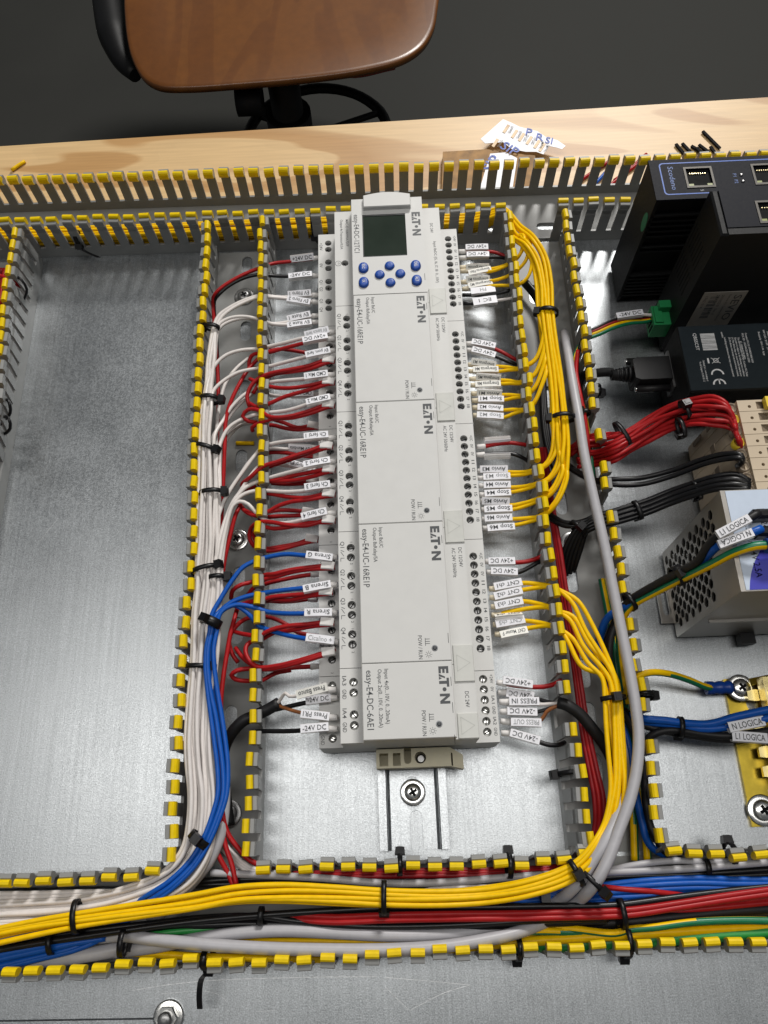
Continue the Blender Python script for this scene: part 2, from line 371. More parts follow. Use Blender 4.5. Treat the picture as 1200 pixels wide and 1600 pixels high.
tube(m, arm, 17, 12, None, 10, lambda t: 27 - 16 * max(0, t - .75) / .25); m.build('side_frame', 'chair_black', chair)
pc = P(425, 170, -560)
cpx, cpy = P(437, 120, -430).x, P(437, 120, -430).y + 30
m = MB(); m.cyl((cpx, cpy, FLOOR_Z + 90), 26, 330, 20); m.cyl((cpx, cpy, FLOOR_Z + 240), 38, 90, 20); m.build('gas_column', 'chair_black', chair)
m = MB(); m.box(cpx - 90, cpx + 90, cpy + 10, cpy + 170, SZ - 40, SZ - 13.2); m.build('seat_plate', 'chair_black', chair)
for k in range(5):
    a = 2 * math.pi * k / 5 + 0.35; m = MB()
    tube(m, [(cpx, cpy, FLOOR_Z + 110), (cpx + 150 * math.cos(a), cpy + 150 * math.sin(a), FLOOR_Z + 95), (cpx + 290 * math.cos(a), cpy + 290 * math.sin(a), FLOOR_Z + 60)], 20, 8, None, 25)
    leg = m.build('base_arm', 'chair_black', chair)
    m = MB(); m.cyl((cpx + 290 * math.cos(a) - 12, cpy + 290 * math.sin(a), FLOOR_Z + 26), 26, 24, 16, 'x'); m.build('castor', 'chair_black', chair)
m = MB(); rr = 125; cpx0 = cpx; cpx = cpx + 45; tube(m, [(cpx + rr * math.cos(a / 12 * 2 * math.pi), cpy + rr * math.sin(a / 12 * 2 * math.pi), FLOOR_Z + 270) for a in range(13)], 9, 8, None, 15)
m.build('foot_ring', 'chair_black', chair)
for a in (0.5, 2.6, 4.7):
    m = MB(); tube(m, [(cpx, cpy, FLOOR_Z + 285), (cpx + rr * math.cos(a), cpy + rr * math.sin(a), FLOOR_Z + 270)], 6, 8, None, 15); m.build('ring_spoke', 'chair_black', chair)
cpx = cpx0
l0 = P(545, 112, SZ - 30); m = MB(); tube(m, [l0 + Vector((-60, 40, 0)), l0, l0 + Vector((70, 20, -6))], 9, 8, None, 10); m.build('lever', 'chair_red', chair)
m = MB(); q = P(395, 155, SZ - 55); m.cyl((q.x - 25, q.y, q.z), 24, 40, 16, 'x'); m.build('tilt_knob', 'chair_black', chair)
# litter on the bench
def bit(name, label, cat, pts, r, mt, group=None, n=8):
    mb = MB(); tube(mb, pts, r, n); o = mb.build(name, mt, None, tuple(pts[0])); return tag(o, label, cat, group)
bz = TZ + 1.3
bit('wire_offcut', 'short yellow wire offcut lying on the pine bench', 'wire offcut', [P(18, 266, bz), P(28, 259, bz), P(39, 252, bz)], 1.3, 'yellow')
bz = TZ + 1.2
for k, (a, b) in enumerate((((1098, 205), (1125, 232)), ((1056, 225), (1072, 244)), ((1066, 224), (1082, 241)), ((1080, 228), (1101, 240)), ((1088, 231), (1098, 241)), ((1110, 229), (1118, 240)), ((1092, 226), (1108, 238)))):
    zz = bz + 0.1 + (k % 3) * 1.6 if k in (3, 4, 6) else bz + .1
    lab = 'long black offcut lying at the right end of the bench' if k == 0 else 'short black offcut in the small pile behind the far duct wall'
    mb = MB(); p0, p1 = P(*a, zz), P(*b, zz); d = (p1 - p0).normalized(); s_ = Vector((-d.y, d.x, 0)) * 1.0
    mb.hexa([p0 - s_ + Vector((0, 0, -.6)), p1 - s_ + Vector((0, 0, -.6)), p1 + s_ + Vector((0, 0, -.6)), p0 + s_ + Vector((0, 0, -.6)), p0 - s_ + Vector((0, 0, .6)), p1 - s_ + Vector((0, 0, .6)), p1 + s_ + Vector((0, 0, .6)), p0 + s_ + Vector((0, 0, .6))])
    tag(mb.build('tie_offcut', 'dark_recess', None, tuple(p0)), lab, 'tie offcut', None if k == 0 else 'black offcuts on the bench')
for k, (a, b, c) in enumerate((((985, 290), (1000, 300), 'red'), ((905, 283), (965, 243), 'red'), ((930, 287), (958, 250), 'blue'), ((960, 282), (1002, 252), 'red'), ((940, 300), (1010, 241), 'red'))):
    p0, p1 = P(*a, bz + 0.3), P(*b, bz + 0.3); mb = MB(); tube(mb, [p0, (p0 + p1) / 2 + Vector((3, 2, 0)), p1], 1.3, 8)
    tag(mb.build('wire_offcut', c, None, tuple(p0)), '%s wire offcut on the bench seen through the far duct wall' % c, 'wire offcut', '%s offcuts behind the far duct' % c)
# torn wooden board and the used label sheet lying on it
bd = MB(); q = [P(692, 237, TZ + 6), P(760, 233, TZ + 6), P(836, 243, TZ + 6), P(842, 300, TZ + 6), P(690, 300, TZ + 6)]
nn = len(q); bd.add([(p.x, p.y, TZ + .05) for p in q] + [tuple(p) for p in q], [[i, (i + 1) % nn, (i + 1) % nn + nn, i + nn] for i in range(nn)] + [[4, 3, 2, 1, 0], [5, 6, 7, 8, 9]])
tag(bd.build('board_offcut', 'osb', None, tuple(q[0])), 'rough brown board offcut lying on the bench behind the duct', 'board')
sh = thing('label_sheet', 'used white label sheet with blue marker writing on the bench', 'label sheet', tuple(P(810, 225, TZ + 7)))
def flat(pxs, z, th, mt, name, parent):
    a = [P(u, v, z) for u, v in pxs]; n = len(a); mb = MB()
    mb.add([(p.x, p.y, z - th) for p in a] + [tuple(p) for p in a], [[i, (i + 1) % n, (i + 1) % n + n, i + n] for i in range(n)] + [list(range(n))[::-1], list(range(n, 2 * n))])
    return mb.build(name, mt, parent)
flat([(751, 217), (786, 186), (800, 192), (812, 198), (840, 205), (853, 214), (871, 219), (884, 228), (878, 233), (868, 230), (858, 228), (849, 241), (838, 237), (822, 237), (800, 233), (786, 222), (758, 224)], TZ + 7.4, 0.3, 'paper', 'sheet', sh)
flat([(766, 240), (790, 238), (808, 247), (800, 300), (735, 300), (748, 300)], TZ + 6.9, 0.3, 'paper', 'sheet', sh)
for k, (u, v) in enumerate(((773, 222), (790, 200), (803, 208), (814, 213), (826, 218), (838, 224), (846, 229))):
    flat([(u - 5, v + 6), (u + 3, v - 6), (u + 7, v - 4), (u - 1, v + 8)], TZ + 7.75, 0.2, 'pine', 'peeled_gap', sh)
    text(('Sirena G', 'Sirena R', 'Sirena B', 'CNT ch2', 'CNT ch3', 'Stop M1', 'Stop M2')[k], P(u + 8, v + 2, TZ + 7.9), (0.45, 0.9, 0), (-0.9, 0.45, 0), 2.2, sh, 'print', 7)
text('P', P(827, 206, TZ + 7.8), (0.9, -0.25, 0), (0.25, 0.9, 0), 7, sh, 'marker_ink')
text('R', P(844, 214, TZ + 7.8), (0.9, -0.25, 0), (0.25, 0.9, 0), 7, sh, 'marker_ink')
text('SI', P(858, 219, TZ + 7.8), (0.9, -0.25, 0), (0.25, 0.9, 0), 6, sh, 'marker_ink')
text('SIP', P(797, 232, TZ + 7.8), (0.75, -0.65, 0), (0.65, 0.75, 0), 8, sh, 'marker_ink')
text('SIP', P(768, 255, TZ + 7.3), (0.55, 0.8, 0), (-0.8, 0.55, 0), 9, sh, 'marker_ink')

# ================================================================= slotted wiring ducts
TIPZ = 35.0; HZ = 9.0
# finger: x along wall, y = inward (towards the duct interior) negative outward is y=0 outer face
prof = [(0.0, -0.4), (1.4, -0.4), (1.4, 17.5), (2.6, 19.6), (4.6, 20.4), (4.9, 23.0), (2.2, 23.6), (2.0, 24.4), (1.5, 24.9), (-0.2, 24.7), (-0.55, 24.0), (-0.5, 20.6), (0.0, 19.6), (0.55, 18.6), (0.6, 16.0), (0.0, 14.6)]
fm = MB(); L_ = 6.3
def finger_mesh():
    b = MB(); w0, w1 = 3.2, 3.15
    b.ext([(p[0], p[1]) for p in prof], 'x', -w0, w1); return b.mesh('finger', 'pvc')
def tip_mesh():
    b = MB(); p = [(0.95, 21.3), (0.9, 22.6), (1.3, 24.4), (2.3, 25.9), (3.5, 26.4), (4.5, 25.9), (5.0, 24.8), (4.9, 22.6), (4.1, 21.4), (4.15, 25.3), (2.5, 25.6), (1.3, 22.6)]
    p = [(2.05, 22.6), (2.05, 25.0), (2.3, 25.9), (3.0, 26.4), (4.2, 26.4), (5.1, 25.8), (5.6, 24.6), (5.5, 22.0), (4.7, 20.2), (3.6, 20.0)]
    b.ext(p, 'x', -3.18, 3.18); return b.mesh('tip', 'tip')
FINGER, TIP = finger_mesh(), tip_mesh()
def wall_fingers(duct, tips, base, along, inward):
    """tips: pixel positions of the yellow tips; base: outer face position; along: 'x' or 'y'"""
    for u, v in tips:
        t = P(u, v, TIPZ)
        if along == 'y':
            bx = base(t.y) if callable(base) else base; by = t.y + random.uniform(-.15, .15); s = inward
            lean = math.atan2((t.x - bx) * s - 3.7, TIPZ - HZ)
            rz = math.pi / 2 if s < 0 else -math.pi / 2
            o = inst('finger', FINGER, duct, (bx, by, HZ))
        else:
            byv = base(t.x) if callable(base) else base; s = inward
            lean = math.atan2((t.y - byv) * s - 3.7, TIPZ - HZ)
            rz = 0 if s > 0 else math.pi
            o = inst('finger', FINGER, duct, (t.x, byv, HZ))
        lean = max(-0.22, min(0.30, lean)) + random.uniform(-.03, .03)
        o.rotation_euler = (Matrix.Rotation(rz, 3, 'Z') @ Matrix.Rotation(-lean, 3, 'X') @ Matrix.Rotation(random.uniform(-.06, .06), 3, 'Z')).to_euler()
        c = link(bpy.data.objects.new('yellow_tip', TIP), o)
def wall_strip(duct, segs, along, outer, inward):
    for a, b in segs:
        m = MB()
        if along == 'y': m.box(min(outer, outer + 1.5 * inward), max(outer, outer + 1.5 * inward), a, b, 0.1, HZ)
        else: m.box(a, b, min(outer, outer + 1.5 * inward), max(outer, outer + 1.5 * inward), 0.1, HZ)
        m.build('side_wall', 'pvc', duct)
def lin(p, q, n): return [(p[0] + (q[0] - p[0]) * i / (n - 1), p[1] + (q[1] - p[1]) * i / (n - 1)) for i in range(n)]
L1T = [(323.8,350.9),(322.5,370.2),(321.9,390.3),(321.5,410.5),(320.2,430.2),(317.8,450.3),(315.9,470.5),(314,492.4),(312.7,513.6),(311.6,535.6),(311.2,558.4),(309.7,580.9),(308.3,604),(306.5,627.7),(305.2,651.9),(303.2,675.9),(302.8,700.3),(301.9,725.2),(301.9,750.3),(301.9,775.8),(302.4,802.4),(301.5,829.1),(300,855.9),(298.7,884.5),(294.9,911.9),(290.2,940.5),(289.1,970.5),(286.5,1000.5),(284.4,1031.5),(282.2,1062.2),(279.9,1093.7),(277,1127.5),(275,1160.8),(272.8,1195),(271.3,1228.7),(269.6,1262.8),(269.6,1299.4),(265.3,1335.6)]
L2T = [(407.4,342.5),(406.3,362.2),(405.9,382.2),(405.3,402.1),(404.9,422.7),(404.9,442.8),(405.5,464),(405.9,485),(405.9,507.1),(405.9,529.6),(406.8,552),(407.4,574.9),(407.4,598.4),(406.8,622.5),(406.8,646.5),(407.4,670.3),(408.1,695.2),(408.1,719.4),(407.4,744.3),(405,770.2),(406.8,795.9),(401.6,823.1),(402.1,847.8),(403.6,877.4),(401.6,905.3),(400.6,933.8),(400.3,963),(399.7,993),(401.2,1022.5),(397.1,1054),(395,1085.8),(394.6,1118.4),(394.1,1152.7),(390.5,1186.5),(388.1,1220.7),(386.2,1255),(384,1291.1),(381.9,1327.1)]
R1T = [(796.9,336),(798.7,354.4),(801.2,374.6),(804.4,394.1),(807.2,414),(807.6,434.6),(810.6,456),(812.2,477.1),(815.2,499.6),(818.1,521.2),(819.7,543.7),(822,566.3),(826.9,589.3),(826.6,612.1),(830.7,635.9),(833.5,659.7),(836.9,683.7),(839.3,709),(843.4,733.4),(850.4,759),(850.4,784.6),(854.3,811.5),(857,838.8),(860.3,865.3),(864.8,893.4),(868.1,921.6),(871.9,950.3),(874.7,980.3),(880.3,1010.3),(885,1039.7),(888.4,1072.9),(899.1,1138.4),(904.7,1170.9),(911.6,1205.4),(915.6,1239.7),(918.8,1275),(922.5,1311)]
R2T = [(883.1,331.9),(885.9,350.2),(888.7,369.4),(891.9,389),(895.9,408.7),(899,429.4),(902.2,450),(905,471),(907.5,493.1),(913.5,514.7),(915.5,537.2),(918.4,559.1),(921.2,582.1),(925,605),(928.2,628.4),(936.2,677.2),(944.3,728.2),(948,753.1),(955.9,805.6),(959.7,832.8),(964.7,860.3),(970.7,888.4),(975.6,916.5),(984.8,974.7),(989.5,1006.6),(992.3,1037.5),(1002.8,1067.9),(1004.1,1100.7),(1018.2,1165.6),(1019.1,1200),(1021.4,1234.7),(1020.6,1268.8),(1032.2,1304.8)]
L0T = [(22,361),(17.5,380.6),(13.5,400.6),(9.4,420.4),(6.5,440.8),(4.3,461.7),(4,482.7),(2.7,503.3),(1,524),(-2,545),(-4.5,567),(-7,589),(-9.5,612),(-12,635),(-14.5,659),(-17,683)]
NEART = [(-18,343),(6,342),(30.5,342),(55,341),(79,342),(104,338),(128,338),(152,337.5),(176.5,337),(200,336.5),(224.5,335.7),(248.8,335),(273,334.5),(297.5,333.5),(323,332.5),(347,332),(371,331),(395.8,330.5),(420,329.5),(443.8,328.8),(468,328),(492.5,327),(516.3,325.8),(540,325),(564,324.2),(588,323.5),(612,322.8),(637,322),(661,321.3),(687,320.5),(711,320),(735,319.5),(759,319.5),(783,321)]
NEARR = [(880.5,312.5),(904,311),(928,310.5),(952.5,310),(977,309.5),(1001,309),(1025,308.5)]
FART = [(-6 + 23.6 * i, 277.7 - 0.766 * i) for i in range(-1, 52)]
BUL = [(-31,1382),(3.8,1381),(33,1379),(66,1377.5),(100.5,1375.8),(135,1374.5),(169.5,1372),(203.8,1368),(238,1361)]
BUM = [(410,1359),(442.5,1358),(476.5,1357),(511,1355),(544,1354.5),(577.5,1354),(611,1355),(646,1351.5),(680,1351.5),(714,1351.5),(748.5,1351.5),(782.5,1350),(816.5,1352.5),(850,1346.5),(881.5,1342.5),(916,1334)]
BUR = [(1054,1330),(1087.5,1335),(1121.5,1336.5),(1155,1337.5),(1190,1334),(1224,1334)]
BLT = [(-22,1524),(12.5,1522),(47.5,1519.5),(83,1517),(118.8,1514.5),(154.5,1512.5),(189.5,1510.5),(226,1507.5),(260.8,1505.8),(296,1500),(334,1502.5),(369,1504),(404,1504),(439,1503),(475,1501),(511,1499),(546,1496.5),(581,1495),(616.5,1491),(652.5,1488.5),(687.5,1486),(723.5,1484),(759,1482.5),(795,1481.5),(830,1482.5),(866,1482.5),(901.5,1480.5),(936.5,1479.5),(972.5,1477.5),(1008,1475),(1044,1475),(1080,1475),(1115,1474),(1150,1473),(1186,1471.5),(1222,1470)]
def duct_floor(duct, x0, x1, y0, y1, slots):
    m = MB(); m.sheet([(x0, y0), (x1, y0), (x1, y1), (x0, y1)], slots, 0.1, 1.7); m.build('duct_floor', 'pvc', duct)
# left centre duct
LX0, LX1 = -118.0, -76.6
dl = thing('wiring_duct', 'grey slotted wiring duct with yellow tips left of the modules, full of white wires', 'wiring duct', (-97, -180, 0))
duct_floor(dl, LX0 + 1.52, LX1 - 1.52, -373.6, 13.6, [obround(*P(u, v, 1.7)[:2], 7, 15.5) for u, v in ((386, 415), (384, 517), (382, 610), (377, 720), (373, 905), (370, 985), (362, 1040), (360, 1125))] )
wall_strip(dl, [(-373.6, 14)], 'y', LX0, 1); wall_strip(dl, [(-373.6, 14)], 'y', LX1, -1)
wall_fingers(dl, L1T, LX0, 'y', 1); wall_fingers(dl, L2T, LX1, 'y', -1)
# right duct
RX0, RX1 = 76.6, 119.0
dr = thing('wiring_duct', 'grey slotted wiring duct with yellow tips right of the modules, holding the yellow bundle', 'wiring duct', (97, -180, 0))
duct_floor(dr, RX0 + 1.52, RX1 - 1.52, -373.6, 11.0, [obround(*P(u, v, 1.7)[:2], 7, 15.5) for u, v in ((835, 460), (857, 620), (877, 785), (893, 905), (913, 1052), (921, 1120), (932, 1200))])
wall_strip(dr, [(-373.6, 10.5)], 'y', RX0, 1); wall_strip(dr, [(-373.6, 10.5)], 'y', RX1, -1)
wall_fingers(dr, R1T, RX0, 'y', 1); wall_fingers(dr, R2T, RX1, 'y', -1)
# far-left duct
d0 = thing('wiring_duct', 'grey slotted wiring duct cut off by the left edge of the picture', 'wiring duct', (-300, -120, 0))
duct_floor(d0, -281, -240.8, -373, 14, [])
wall_strip(d0, [(-373, 14)], 'y', -239.3, -1)
wall_fingers(d0, L0T, -239.3, 'y', -1)
# far (top) duct, turned by just under a degree
dt = thing('wiring_duct', 'long grey slotted wiring duct along the far edge, wood showing through its slots', 'wiring duct', (0, 33, 0))
SL = -0.0145
def yN(x): return 14.6 + SL * x
def yF(x): return 55.8 + SL * x
def skew_box(m, a, b, fy0, fy1, z0, z1):
    m.hexa([(a, fy0(a), z0), (b, fy0(b), z0), (b, fy1(b), z0), (a, fy1(a), z0), (a, fy0(a), z1), (b, fy0(b), z1), (b, fy1(b), z1), (a, fy1(a), z1)])
m = MB(); hs = [[(x + (q[1]) , yN(x) + 12 + q[0]) for q in obround(0, 0, 6, 14)] for x in (77, 111)]
m.sheet([(-285, yN(-285) + 1.52), (300, yN(300) + 1.52), (300, yF(300) - 1.52), (-285, yF(-285) - 1.52)], hs, 0.1, 1.7); m.build('duct_floor', 'pvc', dt)
m = MB(); skew_box(m, -285, 300, lambda x: yF(x) - 1.5, yF, 0.1, HZ); m.build('side_wall', 'pvc', dt)
for a, b in ((-285, 79), (112, 300)):
    m = MB(); skew_box(m, a, b, yN, lambda x: yN(x) + 1.5, 0.1, HZ); m.build('side_wall', 'pvc', dt)
wall_fingers(dt, NEART, yN, 'x', 1); wall_fingers(dt, NEARR, yN, 'x', 1); wall_fingers(dt, FART, yF, 'x', -1)
# near (bottom) duct
BY1, BY0 = -374.2, -416.0
db = thing('wiring_duct', 'wide grey wiring duct along the near edge, packed with mixed cables', 'wiring duct', (0, -395, 0))
duct_floor(db, -215, 190, BY0 + 1.52, BY1 - 1.52, [])
wall_strip(db, [(-215, -117), (-76.8, 79), (118.5, 190)], 'x', BY1, -1)
wall_strip(db, [(-215, 190)], "x", BY0, 1)
for t in (BUL, BUM, BUR): wall_fingers(db, t, BY1, 'x', -1)
wall_fingers(db, BLT, BY0, 'x', 1)
# screws that hold the ducts
def pan_screw(name, label, u, v, z, r=5.2, group=None, bright='screw_bright'):
    c = P(u, v, z); s = thing(name, label, 'screw', tuple(c), group)
    b = MB(); b.lathe(tuple(c), [(r * 1.28, 0), (r * 1.28, 0.6), (r * 1.2, 0.9), (r * .95, 0.95)], 28); b.build('washer', bright, s)
    b = MB(); b.lathe(tuple(c + Vector((0, 0, .7))), [(r * .86, 0), (r * .86, 1.0), (r * .72, 1.9), (r * .45, 2.35), (r * .2, 2.45)], 28); b.build('head', bright, s)
    b = MB(); k = r * .42; t = r * .13; zt = c.z + 3.1
    for a in (0.5, 0.5 + math.pi / 2):
        d = Vector((math.cos(a), math.sin(a), 0)); e = Vector((-d.y, d.x, 0))
        q = [c + d * k + e * t, c - d * k + e * t, c - d * k - e * t, c + d * k - e * t]
        b.hexa([(p.x, p.y, zt) for p in q] + [(p.x, p.y, zt + .08 + .02 * a) for p in q])
    b.build('cross_recess', 'dark_recess', s)
    return s
pan_screw('pan_screw', 'dull cross-head screw in the left duct floor near its far end', 382, 464, 1.8, bright='screw_grey')
pan_screw('pan_screw', 'bright cross-head screw in the middle of the left duct floor', 371, 844, 1.8)
pan_screw('pan_screw', 'cross-head screw in the left duct floor near the bottom duct', 358, 1271, 1.8, bright='screw_grey')
pan_screw('pan_screw', 'screw in the right duct floor half hidden by black wires', 893, 848, 1.8, bright='screw_grey')
pan_screw('pan_screw', 'cross-head screw fixing the bare end of the mounting rail', 645, 1238, 1.9)
# DIN rail with a fixing slot and an open end slot
rail = MB(); RX = 0.6
for s in (-1, 1):
    rail.ext([(RX + s * 17.5, 6.5), (RX + s * 17.5, 7.5), (RX + s * 13.6, 7.5), (RX + s * 13.2, 7.1), (RX + s * 12.6, 2.2), (RX + s * 11.6, 1.21), (RX + s * 13.4, 1.21), (RX + s * 14.3, 6.5)], 'y', -369.5, 0)
fs = [obround(*P(645, 1240, 1)[:2], 6.4, 17)]
c = P(651, 1300, 1)
us = [(c.x - 3.3, -369.5), (c.x - 3.3, -354)] + [(c.x + 3.3 * math.cos(math.pi - math.pi * i / 8), -354 + 3.3 * math.sin(math.pi * i / 8)) for i in range(1, 8)] + [(c.x + 3.3, -354), (c.x + 3.3, -369.5)]
rail.sheet([(RX - 12.5, -369.5)] + us + [(RX + 12.5, -369.5), (RX + 12.5, 0), (RX - 12.5, 0)], fs, 0.2, 1.2)
tag(rail.build('mounting_rail', 'zinc', None, (RX, -180, 0)), 'bare end of the zinc hat-profile rail below the modules', 'mounting rail')
# ================================================================= control modules
FX, AX, BX = 21.6, 32.7, 44.8          # half widths of front, upper terrace, lower terrace
ZT, ZA, ZB = 60.0, 50.3, 30.9
WELL = 3.2
DN, RT = (0, -1, 0), (1, 0, 0)         # reading direction of the print: downwards in the picture, letter tops to the right
def screw_mesh(nm, mt, r=1.85):
    b = MB(); b.lathe((0, 0, 0), [(r, 0), (r, .9), (r * .85, 1.25), (r * .3, 1.3)], 14)
    b.box(-r * .95, r * .95, -.28, .28, 1.2, 1.36, 1); return b.mesh(nm, [mt, 'dark_recess'])
SCREW_G, SCREW_B = screw_mesh('screw_g', 'screw_grey'), screw_mesh('screw_b', 'screw_bright')
def eaton_logo(parent, x0, y0, h, ln):
    """wordmark cut from bars: x0 = foot of the letters, reading downwards from y0"""
    polys = []
    def bar(a, b, c, d): polys.append([(a, c), (b, c), (b, d), (a, d)])
    # along a in 0..1 of the length, across c in 0..1 of the height
    bar(0, .075, 0, 1); bar(.075, .19, 0, .24); bar(.075, .18, .38, .62); bar(.075, .19, .76, 1)            # E
    polys.append([(.20, 0), (.265, 0), (.325, .62), (.28, .62)]); polys.append([(.275, 0), (.36, 0), (.325, .30)])   # A
    bar(.315, .555, .76, 1); bar(.395, .475, 0, .76)                                                          # T
    polys.append([(.62 + .055 * math.cos(a * math.pi / 8), .5 + .20 * math.sin(a * math.pi / 8)) for a in range(16)])   # dot
    bar(.735, .805, 0, 1); bar(.93, 1, 0, 1); polys.append([(.805, 1), (.805, .60), (.93, 0), (.93, .40)])    # N
    b = MB()
    for p in polys: b.add([(x0 + q[1] * h, y0 - q[0] * ln, ZT + .06) for q in p], [list(range(len(p)))])
    b.build('wordmark', 'print', parent)
def strip(parent, name, x0, x1, y0, y1, z, holes, r=2.15):
    b = MB(); b.sheet([(x0, y0), (x1, y0), (x1, y1), (x0, y1)], [circle(hx, hy, r, 16) for hx, hy in holes], z - WELL, z)
    return b.build(name, 'housing', parent)
def body(parent, y0, y1, right_x=BX, left_x=BX, zfoot=4.0):
    e = 0.15
    b = MB(); w = WELL + .02
    pr = [(-left_x + 2, zfoot), (-left_x, zfoot + 3), (-left_x, ZB - w), (-AX - .02, ZB - w), (-AX - .02, ZA - w), (-FX, ZA - w), (-FX, ZT - 2.01), (FX, ZT - 2.01), (FX, ZA - w), (AX + .02, ZA - w), (AX + .02, ZB - w), (right_x, ZB - w), (right_x, zfoot + 3), (right_x - 2, zfoot)]
    b.ext(pr, 'y', y0 + e, y1 - e); return b.build('housing', 'housing', parent)
def front(parent, y0, y1):
    b = MB(); b.bbox(-FX, FX, y0 + .12, y1 - .12, ZT - 2, ZT, .35); return b.build('front_cover', 'housing', parent)
def flap(parent, y0, y1, tri=True):
    b = MB(); b.bbox(23.0, AX + .1, y0, y1, ZA + .05, ZA + .8, .25); f = b.build('connector_flap', 'flap', parent)
    cy = (y0 + y1) / 2; b = MB()
    if tri:
        q = [(24.6, cy - 4), (24.6, cy + 4), (31, cy)]
        for i in range(3):
            a, c = Vector((*q[i], 0)), Vector((*q[(i + 1) % 3], 0)); d = (c - a).normalized(); n = Vector((-d.y, d.x, 0)) * .13
            b.add([(p.x, p.y, ZA + .85) for p in (a - n, c - n, c + n, a + n)], [[0, 1, 2, 3]])
        b.build('warning_triangle', 'flap_print', f)
    # snap hook marks on the cover edge
    b = MB()
    for ya, yb in ((y1 - .9, y1 + 3.9), (y0 - 3.3, y0 + .9)): b.box(FX - 1.15, FX - .95, ya, yb, ZT - 1, ZT + .1)
    b.build('hook_gap', 'dark_recess', parent)
def screws(parent, pts, z, me):
    for k, (x, y) in enumerate(pts):
        o = inst('terminal_screw', me, parent, (x, y, z - WELL + .02)); o.rotation_euler = (0, 0, random.uniform(0, 3.1))
def led(parent, y):
    b = MB(); b.lathe((13.8, y, ZT - .3), [(1.55, 0), (1.55, .45), (1.2, .5)], 18); o = b.build('status_lamp', 'print_pale', parent)
    b = MB(); b.lathe((13.8, y, ZT), [(1.1, 0.1), (1.1, .35), (.5, .5)], 14); b.build('lens', 'print', o)
    text('POW / RUN', (6.9, y + .6, ZT), DN, RT, 1.9, parent, 'print', 11.5)
    b = MB()
    for k in range(8):
        a = k * math.pi / 4; b.add([(10.7 + r * math.cos(a) - w * math.sin(a), y - 3 + r * math.sin(a) + w * math.cos(a), ZT + .06) for r, w in ((1.15, .09), (1.75, .09), (1.75, -.09), (1.15, -.09))], [[0, 1, 2, 3]])
        b2 = a + math.pi / 4
        b.add([(10.7 + r * math.cos(t), y - 3 + r * math.sin(t), ZT + .06) for r, t in ((.7, a), (.88, a), (.88, b2), (.7, b2))], [[0, 1, 2, 3]])
    for x, ya, yb in ((9.3, y + 5, y + 1.2), ): b.add([(x, ya, ZT + .06), (x + .25, ya, ZT + .06), (x + .25, yb, ZT + .06), (x, yb, ZT + .06)], [[0, 1, 2, 3]])
    for yy in (y + 4.6, y + 3.4, y + 2.4): b.add([(9.4, yy, ZT + .06), (11.6, yy, ZT + .06), (11.6, yy - .25, ZT + .06), (9.4, yy - .25, ZT + .06)], [[0, 1, 2, 3]])
    b.build('lamp_symbols', 'print', parent, None, False)
def qline(parent, x, y, z, s):
    text(s, (x, y, z), DN, RT, 2.1, parent, 'print', 3.4)
    b = MB()
    for a, c in (((x - .9, y - 3.0), (x + .9, y - 3.9)), ((x - .9, y - 3.9), (x + .7, y - 6.3)), ((x - .9, y - 7.4), (x + 1.0, y - 7.4)), ((x - .9, y - 7.4), (x - .9, y - 9.2))):
        p, q = Vector((*a, z + .06)), Vector((*c, z + .06)); d = (q - p).normalized(); n = Vector((-d.y, d.x, 0)) * .14
        b.add([p - n, q - n, q + n, p + n], [[0, 1, 2, 3]])
    b.build('contact_symbol', 'print', parent, None, False)
# ---- base unit with display
y1, y0 = 0.0, -71.5
bu = thing('control_module', 'light grey display module with dark screen and blue keys at the head of the row', 'control module', (0, -36, 4))
body(bu, y0, y1); 
LH = [(-38.4, y) for y in (-7.3, -12.4, -22.5, -27.5, -37.7, -42.8, -53.1, -58.2)]; RH = [(39.0, -8.0 - 5.09 * k) for k in range(11)]
strip(bu, 'terminal_strip', -BX, -AX - .05, y0 + .15, y1 - .15, ZB, LH); strip(bu, 'terminal_strip', AX + .05, BX, y0 + .15, y1 - .15, ZB, RH)
strip(bu, 'upper_terrace', -AX, -FX - .05, y0 + .15, y1 - .15, ZA, [(-26.7, -40.1)]); strip(bu, 'upper_terrace', FX + .05, AX, y0 + .15, y1 - .15, ZA, [])
screws(bu, LH, ZB, SCREW_G); screws(bu, RH, ZB, SCREW_G); screws(bu, [(-26.7, -40.1)], ZA, SCREW_G)
fb = MB(); fb.sheet([(-FX, y0 + .12), (FX, y0 + .12), (FX, y1), (-FX, y1)], [[(-15.2, -44.4), (11.0, -44.4), (11.0, -12.4), (-15.2, -12.4)]] + [obround(x, y, 6.1, 7.7) for x, y in ((-15.2, -52.5), (-15.3, -63.1), (15.6, -52.5), (15.7, -63.2))] + [circle(x, y, 3.05, 20) for x, y in ((.2, -51.8), (-5.8, -57.9), (6.3, -57.8), (.3, -63.9))], ZT - 2, ZT)
fb.build('front_cover', 'housing', bu)
b = MB(); b.box(-15.18, 10.98, -44.38, -12.42, ZT - 1.95, ZT - .5); dsp = b.build('display', 'lcd', bu)
b = MB()
for a in ((-15.2, 11, -12.42, -13.3), (-15.2, 11, -44.4, -43.7)): b.box(a[0] + .05, a[1] - .05, min(a[2:]), max(a[2:]), ZT - .49, ZT - .2)
b.box(-15.15, -14.6, -43.7, -13.3, ZT - .49, ZT - .2); b.build('bezel', 'bezel', dsp)
lid = MB(); n = 14
top = [(-14.2 + 28.8 * i / n, 0.2 + 2.2 * math.sin(math.pi * i / n)) for i in range(n + 1)]
pr = top + [(14.6, -9.2), (-14.2, -9.2)]
